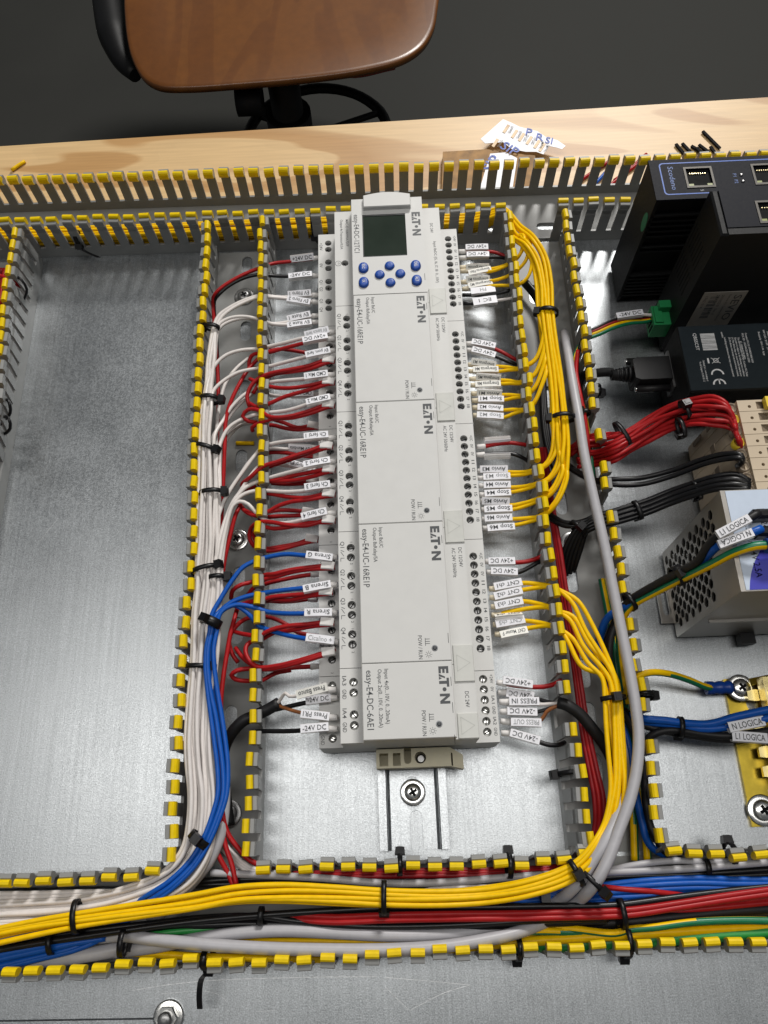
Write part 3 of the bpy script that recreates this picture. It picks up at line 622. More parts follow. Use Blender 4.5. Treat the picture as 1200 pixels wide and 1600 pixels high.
k = len(pr); lid.add([(p[0], p[1], ZT + .02) for p in pr] + [(p[0], p[1], ZT + 2.6) for p in pr] + [(p[0] * .975, p[1] * .9 - .5, ZT + 3.2) for p in pr],
    [[i, (i + 1) % k, (i + 1) % k + k, i + k] for i in range(k)] + [[i + k, (i + 1) % k + k, (i + 1) % k + 2 * k, i + 2 * k] for i in range(k)] + [list(range(2 * k, 3 * k))])
lid.build('cover_lid', 'housing', bu)
for (x, y, r, l, s) in ((-15.2, -52.5, 2.85, 5.8, 'ESC'), (-15.3, -63.1, 2.85, 5.8, 'OK'), (.2, -51.8, 2.85, 0, ''), (-5.8, -57.9, 2.85, 0, ''), (6.3, -57.8, 2.85, 0, ''), (.3, -63.9, 2.85, 0, ''), (15.6, -52.5, 2.85, 5.8, 'DEL'), (15.7, -63.2, 2.85, 5.8, 'ALT')):
    b = MB(); b.lathe((x, y, ZT - 1.5), [(r, 0), (r, 2.0), (r * .93, 2.6), (r * .72, 3.0), (r * .4, 3.15)], 22); o = b.build('button', 'button', bu)
    if l:
        for v in o.data.vertices: v.co.y += .0008 if v.co.y * 1000 - 36 > y else -.0008
        text(s, (x + .1, y, ZT + 1.66), DN, RT, 1.6, o, 'white_print', 3.3 if len(s) > 2 else 2.0)
eaton_logo(bu, 14.9, -11.9, 5.1, 18.0)
text('easy-E4-DC-12TC1', (-18.7, -26.5, ZT), DN, RT, 3.1, bu, 'print', 29)
text('DC 24V', (27.3, -16, ZA), DN, RT, 1.8, bu, 'print', 7.5); text('Input 8xDC (I5, I6, I7, I8  0...10V)', (28.6, -42, ZA), DN, RT, 1.7, bu, 'print', 31)
text('MAC-ID 0080990A7D7F', (-25.0, -17, ZA), DN, RT, 1.6, bu, 'print', 21); text('Output 4xTransistor/0,5A', (-28.4, -18, ZA), DN, RT, 1.6, bu, 'print', 23)
for s, y in (('+24V', -10), ('0V', -25), ('Q1', -38), ('Q2', -43.5), ('Q3', -52.5), ('Q4', -59)): text(s, (-43.0, y, ZB), DN, RT, 1.9, bu, 'print', min(6, 1.5 * len(s) + .2))
for k, s in enumerate(('+24V', '0V', '0V', 'I1', 'I2', 'I3', 'I4', 'I5', 'I6', 'I7', 'I8')): text(s, (43.1, -8.0 - 5.09 * k, ZB), DN, RT, 1.7, bu, 'print', {4: 4.6}.get(len(s), 2.4))
b = MB(); b.lathe((-31.2, -40.2, ZA), [(1.9, 0.02), (1.9, .06), (1.65, .06)], 20); 
b = MB()
for k in range(20):
    a, c = k * math.pi / 10, (k + 1) * math.pi / 10
    b.add([(-30.7 + r * math.cos(t), -40.2 + r * math.sin(t), ZA + .06) for r, t in ((1.7, a), (1.95, a), (1.95, c), (1.7, c))], [[0, 1, 2, 3]])
for x, ya, yb in ((-30.9, -39.2, -41.2), (-30.2, -39.6, -40.8), (-29.6, -40.0, -40.4)): b.add([(x, ya, ZA + .06), (x + .22, ya, ZA + .06), (x + .22, yb, ZA + .06), (x, yb, ZA + .06)], [[0, 1, 2, 3]])
b.build('earth_symbol', 'print', bu, None, False)
# ---- three relay modules
order = ('second from the screen end', 'in the middle of the row', 'fourth from the screen end')
for i in range(3):
    y1 = -71.5 * (i + 1); y0 = y1 - 71.5
    e = thing('expansion_module', 'plain light grey relay module, %s' % ('directly below the display module', 'in the middle of the module row', 'directly above the short last module')[i], 'expansion module', (0, (y0 + y1) / 2, 4), 'relay modules in the row')
    body(e, y0, y1)
    LA = [(-26.3, y1 + d) for d in (-9.0, -14.3, -24.3, -29.6, -39.6, -44.8, -54.7, -59.8)]
    LB = [(-38.1, y1 + d) for d in (-9.0, -14.6, -27.5, -33, -47.4, -56.2, -62.9)]
    RB = [(38.8, y1 - 9.7 - 5.04 * k) for k in range(11)]
    strip(e, 'upper_terminal_strip', -AX, -FX - .05, y0 + .15, y1 - .15, ZA, LA); strip(e, 'lower_terminal_strip', -BX, -AX - .05, y0 + .15, y1 - .15, ZB, LB)
    strip(e, 'upper_terrace', FX + .05, AX, y0 + .15, y1 - .15, ZA, []); strip(e, 'terminal_strip', AX + .05, BX, y0 + .15, y1 - .15, ZB, RB)
    screws(e, LA, ZA, SCREW_G); screws(e, LB, ZB, SCREW_G); screws(e, RB, ZB, SCREW_G)
    front(e, y0, y1)
    flap(e, y1 - 8.6, y1 + 9.4) if i == 0 else flap(e, y1 - 8.6, y1 + 9.4)
    eaton_logo(e, 14.9, y1 - 2.6, 4.7, 18.4)
    text('easy-E4-UC-16RE1P', (-18.1, y1 - 18.2, ZT), DN, RT, 3.1, e, 'print', 31)
    text('Input 8xUC', (-10.2, y1 - 7.6, ZT), DN, RT, 1.9, e, 'print', 11); text('Output 8xRelay/5A', (-13.3, y1 - 11.4, ZT), DN, RT, 1.9, e, 'print', 18.5)
    led(e, y0 + 6.3)
    text('DC 12/24V', (30.2, y1 - 16.5, ZA), DN, RT, 1.8, e, 'print', 10.5); text('AC 24V 50/60Hz', (26.8, y1 - 19.3, ZA), DN, RT, 1.8, e, 'print', 16)
    for k, s in enumerate(('+UC', '0V', '0V', 'I1', 'I2', 'I3', 'I4', 'I5', 'I6', 'I7', 'I8')): text(s, (43.0, y1 - 9.7 - 5.04 * k, ZB), DN, RT, 1.7, e, 'print', 3.6 if len(s) > 2 else 2.4)
    for k in range(4):
        qline(e, -30.6, y1 - 7.2 - 15.2 * k, ZA, 'Q%d' % (k + 1))
        text('1', (-26.0, y1 - 6.0 - 15.3 * k, ZA), DN, RT, 1.3, e, 'print'); text('2', (-26.0, y1 - 17.8 - 15.3 * k, ZA), DN, RT, 1.3, e, 'print')
        text('Q%d' % (k + 5), (-43.0, y1 - 9 - 15.5 * k, ZB), DN, RT, 1.9, e, 'print', 3.0)
    for d in (-42, -57, -66.5): text('2', (-38.1, y1 + d - 3.3, ZB), DN, RT, 1.2, e, 'print')
# ---- short analogue module
y1, y0 = -286.0, -321.5
an = thing('expansion_module', 'short light grey analogue module at the near end of the row', 'expansion module', (0, (y0 + y1) / 2, 4))
body(an, y0, y1); LA = [(-26.1, y) for y in (-292.8, -297.9, -308.3, -313.3)]; LB = [(-38.1, -290.7), (-38.1, -316.8)]; RB = [(38.8, -290.3 - 5.22 * k) for k in range(6)]
strip(an, 'upper_terminal_strip', -AX, -FX - .05, y0 + .15, y1 - .15, ZA, LA); strip(an, 'lower_terminal_strip', -BX, -AX - .05, y0 + .15, y1 - .15, ZB, LB)
strip(an, 'upper_terrace', FX + .05, AX, y0 + .15, y1 - .15, ZA, []); strip(an, 'terminal_strip', AX + .05, BX, y0 + .15, y1 - .15, ZB, RB)
screws(an, LA, ZA, SCREW_B); screws(an, LB, ZB, SCREW_B); screws(an, RB, ZB, SCREW_B); front(an, y0, y1)
flap(an, y1 - 8.6, y1 + 9.4); flap(an, y0 + .3, y0 + 12)
eaton_logo(an, 14.9, y1 - 2.6, 4.7, 17.5); text('easy-E4-DC-6AE1', (-17.9, y1 - 17.0, ZT), DN, RT, 3.1, an, 'print', 27.5)
text('Input 4x(0...10V, 0...20mA)', (-9.8, y1 - 15.6, ZT), DN, RT, 1.9, an, 'print', 25.5); text('Output 2x(0...10V, 0...20mA)', (-13.0, y1 - 16.4, ZT), DN, RT, 1.9, an, 'print', 27)
led(an, y0 + 6.3); text('DC 24V', (28.4, y1 - 17, ZA), DN, RT, 1.9, an, 'print', 7.5)
for k, s in enumerate(('+24V', '0V', 'IA1', 'GND', 'IA2', 'GND')): text(s, (43.0, -290.3 - 5.22 * k, ZB), DN, RT, 1.6, an, 'print', {4: 4.6, 3: 3.9}.get(len(s), 2.4))
for s, y in (('IA3', -292.0), ('GND', -298.5), ('IA4', -307.5), ('GND', -314)): text(s, (-30.6, y, ZA), DN, RT, 2.0, an, 'print', 4.6)
text('QA1', (-43, -291, ZB), DN, RT, 1.9, an, 'print', 4); text('GND', (-43, -317.5, ZB), DN, RT, 1.9, an, 'print', 4.6)
# ---- end clamp on the rail
cl = thing('end_clamp', 'beige plastic end clamp on the rail against the last module', 'end clamp', (5, -327, 8))
b = MB(); cpr = [(-17, -331.2), (20, -331.2), (26.6, -332.8), (26.6, -326.0), (20, -322.0), (-17, -322.0)]
b.sheet(cpr, [[(-15.4, -330.2), (-11, -330.2), (-11, -324), (-15.4, -324)], [(-8.6, -330.2), (-4.8, -330.2), (-4.8, -324), (-8.6, -324)], obround(-1.2 + .0, -325.2, 3.6, 8.6), circle(5.2, -326.6, 2.9, 20), [(20.6, -331), (21.4, -331.2), (21.4, -325), (20.6, -324.6)]], 12, 22)
b.build('shell', 'clamp_beige', cl)
b = MB(); b.ext([(-16.6, -330.9), (20, -330.9), (26.2, -332.4), (26.2, -326.4), (19.6, -322.2), (-16.6, -322.2)], 'z', 7.6, 12.2); b.build('foot', 'clamp_beige', cl)
b = MB(); b.lathe((5.6, -326.6, 12.2), [(2.5, 0), (2.5, 2), (1.6, 2.4)], 18); b.build('clamp_screw', 'screw_grey', cl)
# ================================================================= devices on the right
def rj45(parent, x0, x1, y0, y1, z):
    b = MB(); b.sheet([(x0, y0), (x1, y0), (x1, y1), (x0, y1)], [[(x0 + 1.2, y0 + 1.4), (x1 - 1.2, y0 + 1.4), (x1 - 1.2, y1 - 1.2), (x0 + 1.2, y1 - 1.2)]], z + .02, z + .4); s = b.build('port', 'port_metal', parent)
    b = MB(); b.box(x0 + 1.25, x1 - 1.25, y0 + 1.45, y1 - 1.25, z - 1.38, z - 1.2); b.build('socket', 'dark_recess', s)
    b = MB()
    for k in range(8):
        x = x0 + 3.2 + (x1 - x0 - 7.4) * k / 7; b.box(x, x + .45, y1 - 4.4, y1 - 3.7, z - 1.15, z - .5)
    b.build('contacts', 'gold_pins', s)
    for a in (x0 + 1.4, x1 - 4.2):
        b = MB(); b.box(a, a + 2.8, y0 + 1.5, y0 + 3.2, z - 1.15, z - .1); b.build('indicator', 'led_olive', s)
def port_hole(x0, x1, y0, y1): return [(x0 + 1.0, y0 + 1.2), (x1 - 1.0, y0 + 1.2), (x1 - 1.0, y1 - 1.0), (x0 + 1.0, y1 - 1.0)]
# network switch
SX, SY0, SY1, SZT = 149.8, -40.6, -11.9, 92.0
sw = thing('network_switch', 'black metal network switch with blue outlined port panel at the far right', 'network switch', (200, -26, 0))
b = MB(); b.box(SX, 275, SY0 + 3.2, SY1, 3, SZT - 1.5); b.build('case', 'black_case', sw)
for zz in [78 - 4.2 * k for k in range(5)] + [26 - 3.2 * k for k in range(7)] + [52, 48]:
    b = MB(); b.box(SX + .6, 275, SY0, SY0 + 3.25, zz, zz + 1.3); b.build('cooling_fin', 'black_case', sw)
b = MB(); b.box(SX, SX + 2.0, SY0, SY0 + 3.2, 3, SZT - 1.5); b.build('side_cheek', 'black_case', sw)
b = MB(); b.sheet([(SX - .2, SY0 - .2), (275, SY0 - .2), (275, SY1 + .2), (SX - .2, SY1 + .2)], [port_hole(168, 184, -33.4, -18.2), port_hole(206, 222, -33.2, -18.0)], SZT - 1.45, SZT); b.build('port_panel', 'black_panel', sw)
fx0, fx1, fy0, fy1 = SX + 5, 275, SY0 + 3.0, SY1 - 2.4
out = [(fx0, fy0 + 2), (fx0 + .6, fy0 + .6), (fx0 + 2, fy0), (fx1, fy0), (fx1, fy1), (fx0 + 2, fy1), (fx0 + .6, fy1 - .6), (fx0, fy1 - 2)]
inn = [(fx0 + .7, fy0 + 2.2), (fx0 + 1.2, fy0 + 1.2), (fx0 + 2.2, fy0 + .7), (fx1 - .5, fy0 + .7), (fx1 - .5, fy1 - .7), (fx0 + 2.2, fy1 - .7), (fx0 + 1.2, fy1 - 1.2), (fx0 + .7, fy1 - 2.2)]
b = MB(); b.sheet(out, [inn], SZT + .01, SZT + .08); b.build('blue_outline', 'blue_print', sw)
text('Scodeno', (161.0, -25.6, SZT), DN, RT, 3.0, sw, 'blue_print_dim', 17)
pc = P(1089, 275, SZT); rj45(sw, 168, 184, -33.4, -18.2, SZT)
text('5', (176, -35.2, SZT), DN, RT, 1.8, sw, 'print_pale')
rj45(sw, 206, 222, -33.2, -18.0, SZT)
text('P1', (196, -25.3, SZT), DN, RT, 2.0, sw, 'blue_print_dim'); text('P2', (196, -30, SZT), DN, RT, 2.0, sw, 'blue_print_dim')
for y in (-25.3, -30):
    b = MB(); b.lathe((199.6, y, SZT), [(1.0, 0), (1.0, .4), (.4, .6)], 14); b.build('indicator', 'screw_grey', sw)
b = MB(); b.cyl((SX - .25, -36.5, 70), 3.6, .2, 24, 'x'); 
for i, v in enumerate(b.v): b.v[i] = (v[0], -36.3 + (v[1] + 36.5) * .95, 70 + (v[2] - 70) * 1.9)
b.build('green_sticker', 'green_dot', sw)
# second black box
VX, VY0, VY1, VZ = 172.0, -79.8, -50.5, 107.0
sv = thing('gateway_box', 'tall black box with silver rating sticker and a port on top', 'gateway', (220, -65, 0))
b = MB(); b.box(VX + 1.6, 290, VY0 + .02, VY1 - .02, 3, VZ - 1); b.build('case', 'black_case', sv)
b = MB(); b.bbox(VX, VX + 4.2, VY0 - .6, VY1 + .3, 3, VZ + .6, 1.0); b.build('side_plate', 'black_case', sv)
for y in [VY1 - 3.2 * k for k in range(1, 8)]:
    for zz in (48, 70): 
        b = MB(); b.box(VX - .05, VX + .3, y, y + 1.2, zz, zz + 16); b.build('vent_slot', 'dark_recess', sv)
b = MB(); b.box(VX + 4.3, 290, VY0, VY0 + 4.1, VZ - .98, VZ + .1); b.build('panel_edge', 'black_case', sv)
b = MB(); b.sheet([(VX + 4.3, VY0 + 4.2), (290, VY0 + 4.2), (290, VY1), (VX + 4.3, VY1)], [port_hole(193.5, 210, -74, -59)], VZ - .98, VZ + .5); b.build('top_panel', 'black_panel', sv)
rj45(sv, 193.5, 210, -74, -59, VZ + .5)
def on_face(u, v, y):            # pixel to a vertical face y = const
    d = _M @ Vector(((u - 600) / F_PX, -(v - 800) / F_PX, -1.0)); return CAM + d * ((y - CAM.y) / d.y)
q = [on_face(u, v, VY0 - .02) for u, v in ((1101, 457), (1169, 455), (1139, 507), (1071, 509))]
print('sticker', [tuple(round(c, 1) for c in p) for p in q])
sx0, sx1 = q[0].x, q[1].x; sz1 = q[0].z; sz0 = sz1 - 38
b = MB(); b.box(sx0, sx1, VY0 - .3, VY0 - .02, sz0, sz1); st = b.build('rating_sticker', 'silver_label', sv)
NXD, NYD = (0, 0, -1), (1, 0, 0)
text('SEVIO', (sx1 - 4.2, VY0 - .3, sz1 - 15), NXD, NYD, 4.6, st, 'print', 24)
text('Remote I/O Gateway Ethernet', (sx1 - 9.2, VY0 - .3, sz1 - 15), NXD, NYD, 1.5, st, 'print', 25)
text('S/N 002518   Rev. A', (sx1 - 13.2, VY0 - .3, sz1 - 12), NXD, NYD, 1.7, st, 'print', 19); text('24V DC   0.3A', (sx1 - 16.2, VY0 - .3, sz1 - 11), NXD, NYD, 1.7, st, 'print', 17)
b = MB()
for k in range(22):
    if k % 4 != 2: b.box(sx0 + 5, sx0 + 10, VY0 - .36, VY0 - .3, sz1 - 4 - k * .95 - (.3 + .5 * ((k * 7) % 3) / 3), sz1 - 4 - k * .95)
b.build('barcode', 'print', st); text('1762 014', (sx0 + 2.6, VY0 - .3, sz1 - 9), NXD, NYD, 1.6, st, 'print', 11)
# green plug with its four-core lead
gp = thing('screw_plug', 'green pluggable screw terminal on the side of the tall black box', 'connector', tuple(P(1030, 492, 22)))
g0 = P(1016, 512, 18); g1 = P(1046, 470, 18)
gx0, gx1 = 165.5, 172.0
c0 = P(1030, 492, 26)
b = MB(); b.box(c0.x - 4.5, c0.x + 7.5, c0.y - 8, c0.y + 6, 14, 27); b.build('plug_body', 'green_plug', gp)
b = MB(); b.box(c0.x - 1, c0.x + 8, c0.y + 1.2, c0.y + 6.4, 27.02, 32); b.box(c0.x - 3.6, c0.x + 1.0, c0.y - 6.8, c0.y + 4.8, 27.02, 28.4); b.build('latch', 'green_plug', gp)
for k in range(4):
    b = MB(); b.box(c0.x - 4.7, c0.x - 4.4, c0.y - 7 + k * 3.1, c0.y - 5.2 + k * 3.1, 17, 24); b.build('wire_entry', 'dark_recess', gp)
# flat black adapter with the printed label
QZ = 50.0; qx0 = 164.9
qb = thing('serial_adapter', 'flat black adapter box covered with white printed approvals', 'adapter', (190, -117, 0))
b = MB(); b.bbox(qx0, 270, -138.9, -95.4, 24, QZ - .4, .6); b.build('case', 'black_case', qb)
b = MB(); b.box(qx0 + 2, 270, -136, -98, 3, 23.9); b.build('base', 'black_case', qb)
b = MB(); b.bbox(qx0 + .4, 270, -138.4, -95.8, QZ - .38, QZ, .1); lb = b.build('label', 'label_dark', qb)
def qp(u, v): return P(1040 + u / 7.5, 430 + v / 7.5, QZ)
def qtxt(s, u, v, h, wd): text(s, qp(u, v), DN, RT, h, lb, 'white_print', wd)
qtxt('QBSSC5T', 358, 780, 1.9, 11.5)
b = MB(); c = qp(505, 780); b.box(c.x - 4.1, c.x + 4.1, c.y - 5.6, c.y + 5.6, QZ + .01, QZ + .05); bc = b.build('barcode', 'white_print', lb)
b = MB()
for k in range(13): b.box(c.x - 4.1, c.x + 4.1, c.y + 5.2 - k * .84 - (.16 + .3 * ((k * 5) % 4) / 4), c.y + 5.2 - k * .84, QZ + .06, QZ + .09)
b.build('bars', 'label_dark', bc)
for s, u, v, wd in (('Datalogic S.r.l.  www.datalogic.it', 470, 1120, 13.5), ('Via dei Campioni 10, RA RC.12', 430, 1130, 13.0), ('Contains FCC ID: XWM20180612020', 980, 850, 20), ('FCC ID: 102244-20180612020', 940, 850, 19.5), ('IC: 102244-2018120820', 905, 880, 12), ('This device complies with Part 15 of the FCC Rules', 905, 955, 26), ('Operation is subject to the following two conditions:', 870, 955, 26), ('(1) This device may not cause harmful interference', 835, 955, 26), ('(2) this device must accept any interference received,', 800, 955, 26), ('including interference that may cause undesired', 745, 955, 26), ('operation.', 665, 700, 4), ('MFGD 21M  2112', 1180, 780, 16), ('Supply 5V-1A typ', 1125, 800, 16), ('M/N  5V-1A T.Y', 1230, 800, 16)):
    qtxt(s, u, v, 1.05, wd)
b = MB()
for (cu, cv) in ((605, 1135), (628, 1250)):
    c = qp(cu, cv)
    for k in range(10):
        a0, a1 = math.pi * k / 10, math.pi * (k + 1) / 10
        b.add([(c.x + 4.0 * math.cos(t) * r / 4.0 , c.y - 1.6 + r * math.sin(t), QZ + .05) for r, t in ((2.8, a0), (3.7, a0), (3.7, a1), (2.8, a1))], [[0, 1, 2, 3]])
c = qp(628, 1235); b.add([(c.x - .35, c.y + 1.2, QZ + .05), (c.x + .35, c.y + 1.2, QZ + .05), (c.x + .35, c.y - 2.2, QZ + .05), (c.x - .35, c.y - 2.2, QZ + .05)], [[0, 1, 2, 3]])
c = qp(500, 1003); b.add([(c.x - .5, c.y + 1.7, QZ + .05), (c.x + .5, c.y + 1.7, QZ + .05), (c.x + .5, c.y - 1.7, QZ + .05), (c.x - .5, c.y - 1.7, QZ + .05)], [[0, 1, 2, 3]])
c = qp(587, 1000)
for a, d in (((-2.4, 1.8), (2.4, -1.8)), ((2.4, 1.8), (-2.4, -1.8)), ((-1.4, 1.3), (-1.0, -1.2)), ((1.3, 1.2), (-1.0, 1.3)), ((1.3, 1.2), (1.3, -1.2)), ((-1.0, -1.2), (1.3, -1.2))):
    p, q_ = Vector((c.x + a[0], c.y + a[1], QZ + .05)), Vector((c.x + d[0], c.y + d[1], QZ + .05)); t = (q_ - p).normalized(); n_ = Vector((-t.y, t.x, 0)) * .16
    b.add([p - n_, q_ - n_, q_ + n_, p + n_], [[0, 1, 2, 3]])
b.build('approval_marks', 'white_print', lb, None, False)
# serial plug
se = thing('serial_plug', 'black serial plug with thumbscrews and cable beside the flat adapter', 'serial plug', tuple(P(1020, 580, 24)))
a0, a1 = P(990, 590, 30), P(1052, 585, 30)
hx0, hx1 = a0.x, a1.x; hy = (P(1020, 556, 30).y, P(1020, 604, 30).y)
ym = (hy[0] + hy[1]) / 2
b = MB(); b.ext([(hx0, ym - 6.2), (hx0 + 3, ym - 7.6), (hx1 - 2, ym - 7.6), (hx1 - 2, ym + 7.6), (hx0 + 3, ym + 7.6), (hx0, ym + 6.2)], 'z', 19, 34); b.build('hood', 'black_matt', se)
for s in (-1, 1):
    b = MB(); b.cyl((hx0 - 1 + 3 * (s < 0), ym + s * 9.6, 26), 2.3, hx1 - hx0 - 4, 16, 'x'); t = b.build('thumbscrew', 'black_matt', se)
    b = MB(); b.cyl((hx0 - 2.0 + 3 * (s < 0), ym + s * 9.6, 26), 1.5, 1.2, 14, 'x'); b.cyl((hx1 - 5.1, ym + s * 9.6, 26), 1.5, 6, 14, 'x'); b.build('shank', 'screw_bright', t)
b = MB(); b.box(hx1 - 1.95, hx1 - .2, ym - 12.4, ym + 12.4, 20.5, 32); b.build('flange', 'screw_grey', se)
b = MB(); b.box(hx1 - .18, qx0 + 2.5, ym - 8, ym + 8, 21.6, 31); b.build('shell', 'screw_grey', se)
b = MB(); 
for k in range(4): b.lathe((0, 0, 0), [(0.01, 0), (.01, .01)], 4) if False else b.cyl((hx0 - 2.4 - 2.3 * k, ym + .3, 27), 5.0 - .45 * k, 1.6, 16, 'x')
b.cyl((hx0 - 12, ym + .3, 27), 3.4, 13, 16, 'x'); b.build('strain_relief', 'black_matt', se)
b = MB(); tube(b, [Vector((hx0 - 10, ym + .3, 27)), P(955, 582, 26), P(930, 583, 22), P(908, 590, 14), P(897, 625, 8)], 2.8, 12, None, 2.5); b.build('cable', 'black_matt', se)
# terminal blocks
TBZ = 60.0
tx0 = P(1141, 628, TBZ).x
for i in range(8):
    ya = -151.5 - 6.9 * i; yb = ya - 6.75
    t = thing('terminal_block', ('beige feed-through terminal block, %s of the row at the right edge') % ('first', 'second', 'third', 'fourth', 'fifth', 'sixth', 'seventh', 'eighth')[i], 'terminal block', (200, (ya + yb) / 2, 0), 'beige terminal blocks')
    b = MB(); e = .05
    b.ext([(tx0 - 4, 4), (tx0 - 4, 12), (tx0 - 2, 30), (tx0 - 1, 46), (tx0 + 1.5, TBZ - 3.1), (250, TBZ - 3.1), (250, 4)], 'y', yb + e, ya - e); b.build('body', 'beige', t)
    cx_ = P(1163 + i * 5.2, 636 + 20.4 * i, TBZ).x; hx = tx0 + 10.2
    ho = [[(hx + 3.2, yb + 1.2), (hx + 9.0, yb + 1.2), (hx + 9.0, ya - 1.2), (hx + 3.2, ya - 1.2)], [(hx + 12.2, yb + 1.4), (hx + 16.4, yb + 1.4), (hx + 16.4, ya - 2.4), (hx + 12.2, ya - 2.4)], circle(hx - .6, (ya + yb) / 2 - .6, .9, 10)]
    b = MB(); b.sheet([(tx0 + 3.5, yb + e), (250, yb + e), (250, ya - e), (tx0 + 3.5, ya - e)], ho, TBZ - 3, TBZ); b.build('top_face', 'beige', t)
    b = MB(); b.ext([(hx + 3.3, TBZ - 3.05), (hx + 8.9, TBZ - 3.05), (hx + 3.3, TBZ - .4)], 'y', yb + 1.25, ya - 1.25); b.build('jumper_slot', 'beige_dark', t)
    b = MB(); b.lathe((tx0 + .6, (ya + yb) / 2, TBZ - 6), [(2.9, 0), (3.1, 4.2), (2.5, 4.3), (2.3, 2.0)], 16); b.build('entry_funnel', 'yellow_plastic' if i in (1, 3) else 'beige_dark', t)
    if i % 2 == 0:
        b = MB(); b.box(tx0 - 4.4, tx0 - 4.05, yb + 1.2, ya - 1.2, 34, 40); b.box(tx0 - 5.0, tx0 - 4.05, yb + 2.2, ya - 2.2, 14, 26); b.build('clip', 'beige_dark', t)
b = MB(); b.box(P(1196, 636, 62).x, 252, -158.0, -151.8, TBZ + .1, TBZ + 4); tag(b.build('end_marker', 'yellow_plastic', None, (240, -155, TBZ)), 'yellow marker clipped on the terminal blocks at the right edge', 'marker')
# power supply with honeycomb side
PX, PY1, PY0, PZ = 150.2, -217.5, -266.6, 92.0
ps = thing('power_supply', 'metal power supply with honeycomb side, pale blue and violet label on top', 'power supply', (200, -241, 0))
hexes = []
for r in range(6):
    for c in range(16):
        yy = PY1 - 6.0 - r * 6.7 - (0 if True else 0); zz = 8.0 + c * 4.9; yy -= 3.35 * (c % 2)
        if yy < PY0 + 5: continue
        if (c > 12 and r > 1) or (c > 11 and r > 3) or c > 14: continue
        hexes.append([(yy + 2.75 * math.sin(k * math.pi / 3), zz + 2.75 * math.cos(k * math.pi / 3) * 1.02) for k in range(6)])
b = MB(); b.sheet([(PY0, 3), (PY1, 3), (PY1, PZ - .1), (PY0, PZ - .1)], hexes, 0, 1.0, 0, lambda a, bb, c: (PX + c, a, bb)); b.build('honeycomb_side', 'psu_metal', ps)
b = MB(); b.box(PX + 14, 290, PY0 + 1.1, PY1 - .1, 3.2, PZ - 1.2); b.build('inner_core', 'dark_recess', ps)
b = MB(); b.box(PX + 1.02, 290, PY0 - .02, PY0 + 1.0, 3, PZ - .1); b.build('front_side', 'psu_metal', ps)
b = MB(); b.box(PX + 1.02, 290, PY1 - 1.0, PY1 + .02, 3, PZ - .1); b.build('back_side', 'psu_metal', ps)
b = MB(); b.box(PX - .05, 290, PY0 - .05, PY1 + .05, PZ - .08, PZ + .5); b.build('top_cover', 'psu_metal', ps)
b = MB(); b.box(PX + 2.2, 290, PY0 + .5, PY1 - .4, PZ + .51, PZ + .8); tl = b.build('top_label', 'psu_label', ps)
c = P(1167, 927, PZ); n = 14
arc = [(PX + 2.2 + 1.5, PY0 + .5)] + [(PX + 3.7 + 62 * (1 - math.cos(t * math.pi / 2 / n)) * .55 + 6 * math.sin(t * math.pi / 2 / n) , PY0 + .5 + 34 * math.sin(t * math.pi / 2 / n)) for t in range(1, n + 1)] + [(290, PY0 + 34.5), (290, PY0 + .5)]
b = MB(); b.add([(p[0], p[1], PZ + .86) for p in arc], [list(range(len(arc)))]); b.build('violet_field', 'psu_purple', tl, None, False)
text('100-240V', (PX + 17, PY1 - 17, PZ + .81), DN, RT, 3.0, tl, 'print', 14); text('~ 1.3A  /  24V 2.5A', (PX + 9.4, PY0 + 21, PZ + .81), DN, RT, 3.0, tl, 'print', 30)
b = MB(); b.box(PX + 4, PX + 36, PY0 - 1.5, PY0 - .03, 40, 41.2); b.build('tab', 'psu_metal', ps)
b = MB(); b.sheet([(PX - 7, PY0 + 8), (PX + 1, PY0 + 8), (PX + 1, PY0 + 32), (PX - 7, PY0 + 32)], [obround(PX - 3.4, PY0 + 20, 3.6, 15)], 2.2, 3.6); b.build('mounting_ear', 'psu_metal', ps)
b = MB(); b.box(PX + 32, PX + 40, PY0 - 6, PY0 - .1, 3, 9); b.build('rail_foot', 'black_matt', ps)
tb0 = P(1178, 803, PZ + 6)
for k in range(2):
    b = MB(); b.bbox(tb0.x, 290, tb0.y - 2.4 - 8.4 * k, tb0.y + 2.4 - 8.4 * k, PZ + .9, PZ + 7, 1.2); b.build('terminal_cover', 'black', ps)
# earth bar on its yellow passivated bracket
pb = thing('earth_bar', 'yellow passivated bracket with brass earth bar at the right edge', 'earth bar', (190, -327, 0))
b = MB(); b.sheet([(171.5, -364.4), (171.5, -290.2), (290, -290.2), (290, -364.4)], [obround(184, -303, 6, 9), [(183, -352), (196, -352), (196, -347), (183, -347)]], .2, 2.2); b.build('bracket', 'brass_plate', pb)
b = MB(); b.box(186, 196, -344, -292, 9, 16); b.build('bar', 'brass', pb)
b = MB(); b.hexa([(181, -296, 2.2), (300, -296, 2.2), (300, -291, 2.2), (181, -291, 2.2), (193, -292, 18), (300, -292, 18), (300, -290.6, 18), (193, -290.6, 18)]); b.build('bracket_lug', 'brass_plate', pb)
for k in range(5):
    y = -300 - 9.6 * k
    b = MB(); b.lathe((191, y, 16.02), [(3.1, 0), (3.1, 2.0), (2.4, 2.8), (.8, 2.9)], 20); s_ = b.build('clamp_screw', 'brass', pb)
    b = MB(); b.box(188.4, 193.6, y - .35, y + .35, 18.93, 19.0); b.build('slot', 'dark_recess', s_)
    b = MB(); b.ext([(180, y - 2.6), (184, y - 3.1), (190, y - 2.6), (190, y + 2.2), (184, y + 2.9), (180, y + 2.2)], 'z', 6, 8.4); b.build('clamp_tongue', 'brass', pb)
pan_screw('pan_screw', 'bright screw and washer clamping the blue cable lug on the yellow bracket', 1157, 1075, 5.0, 5.6)
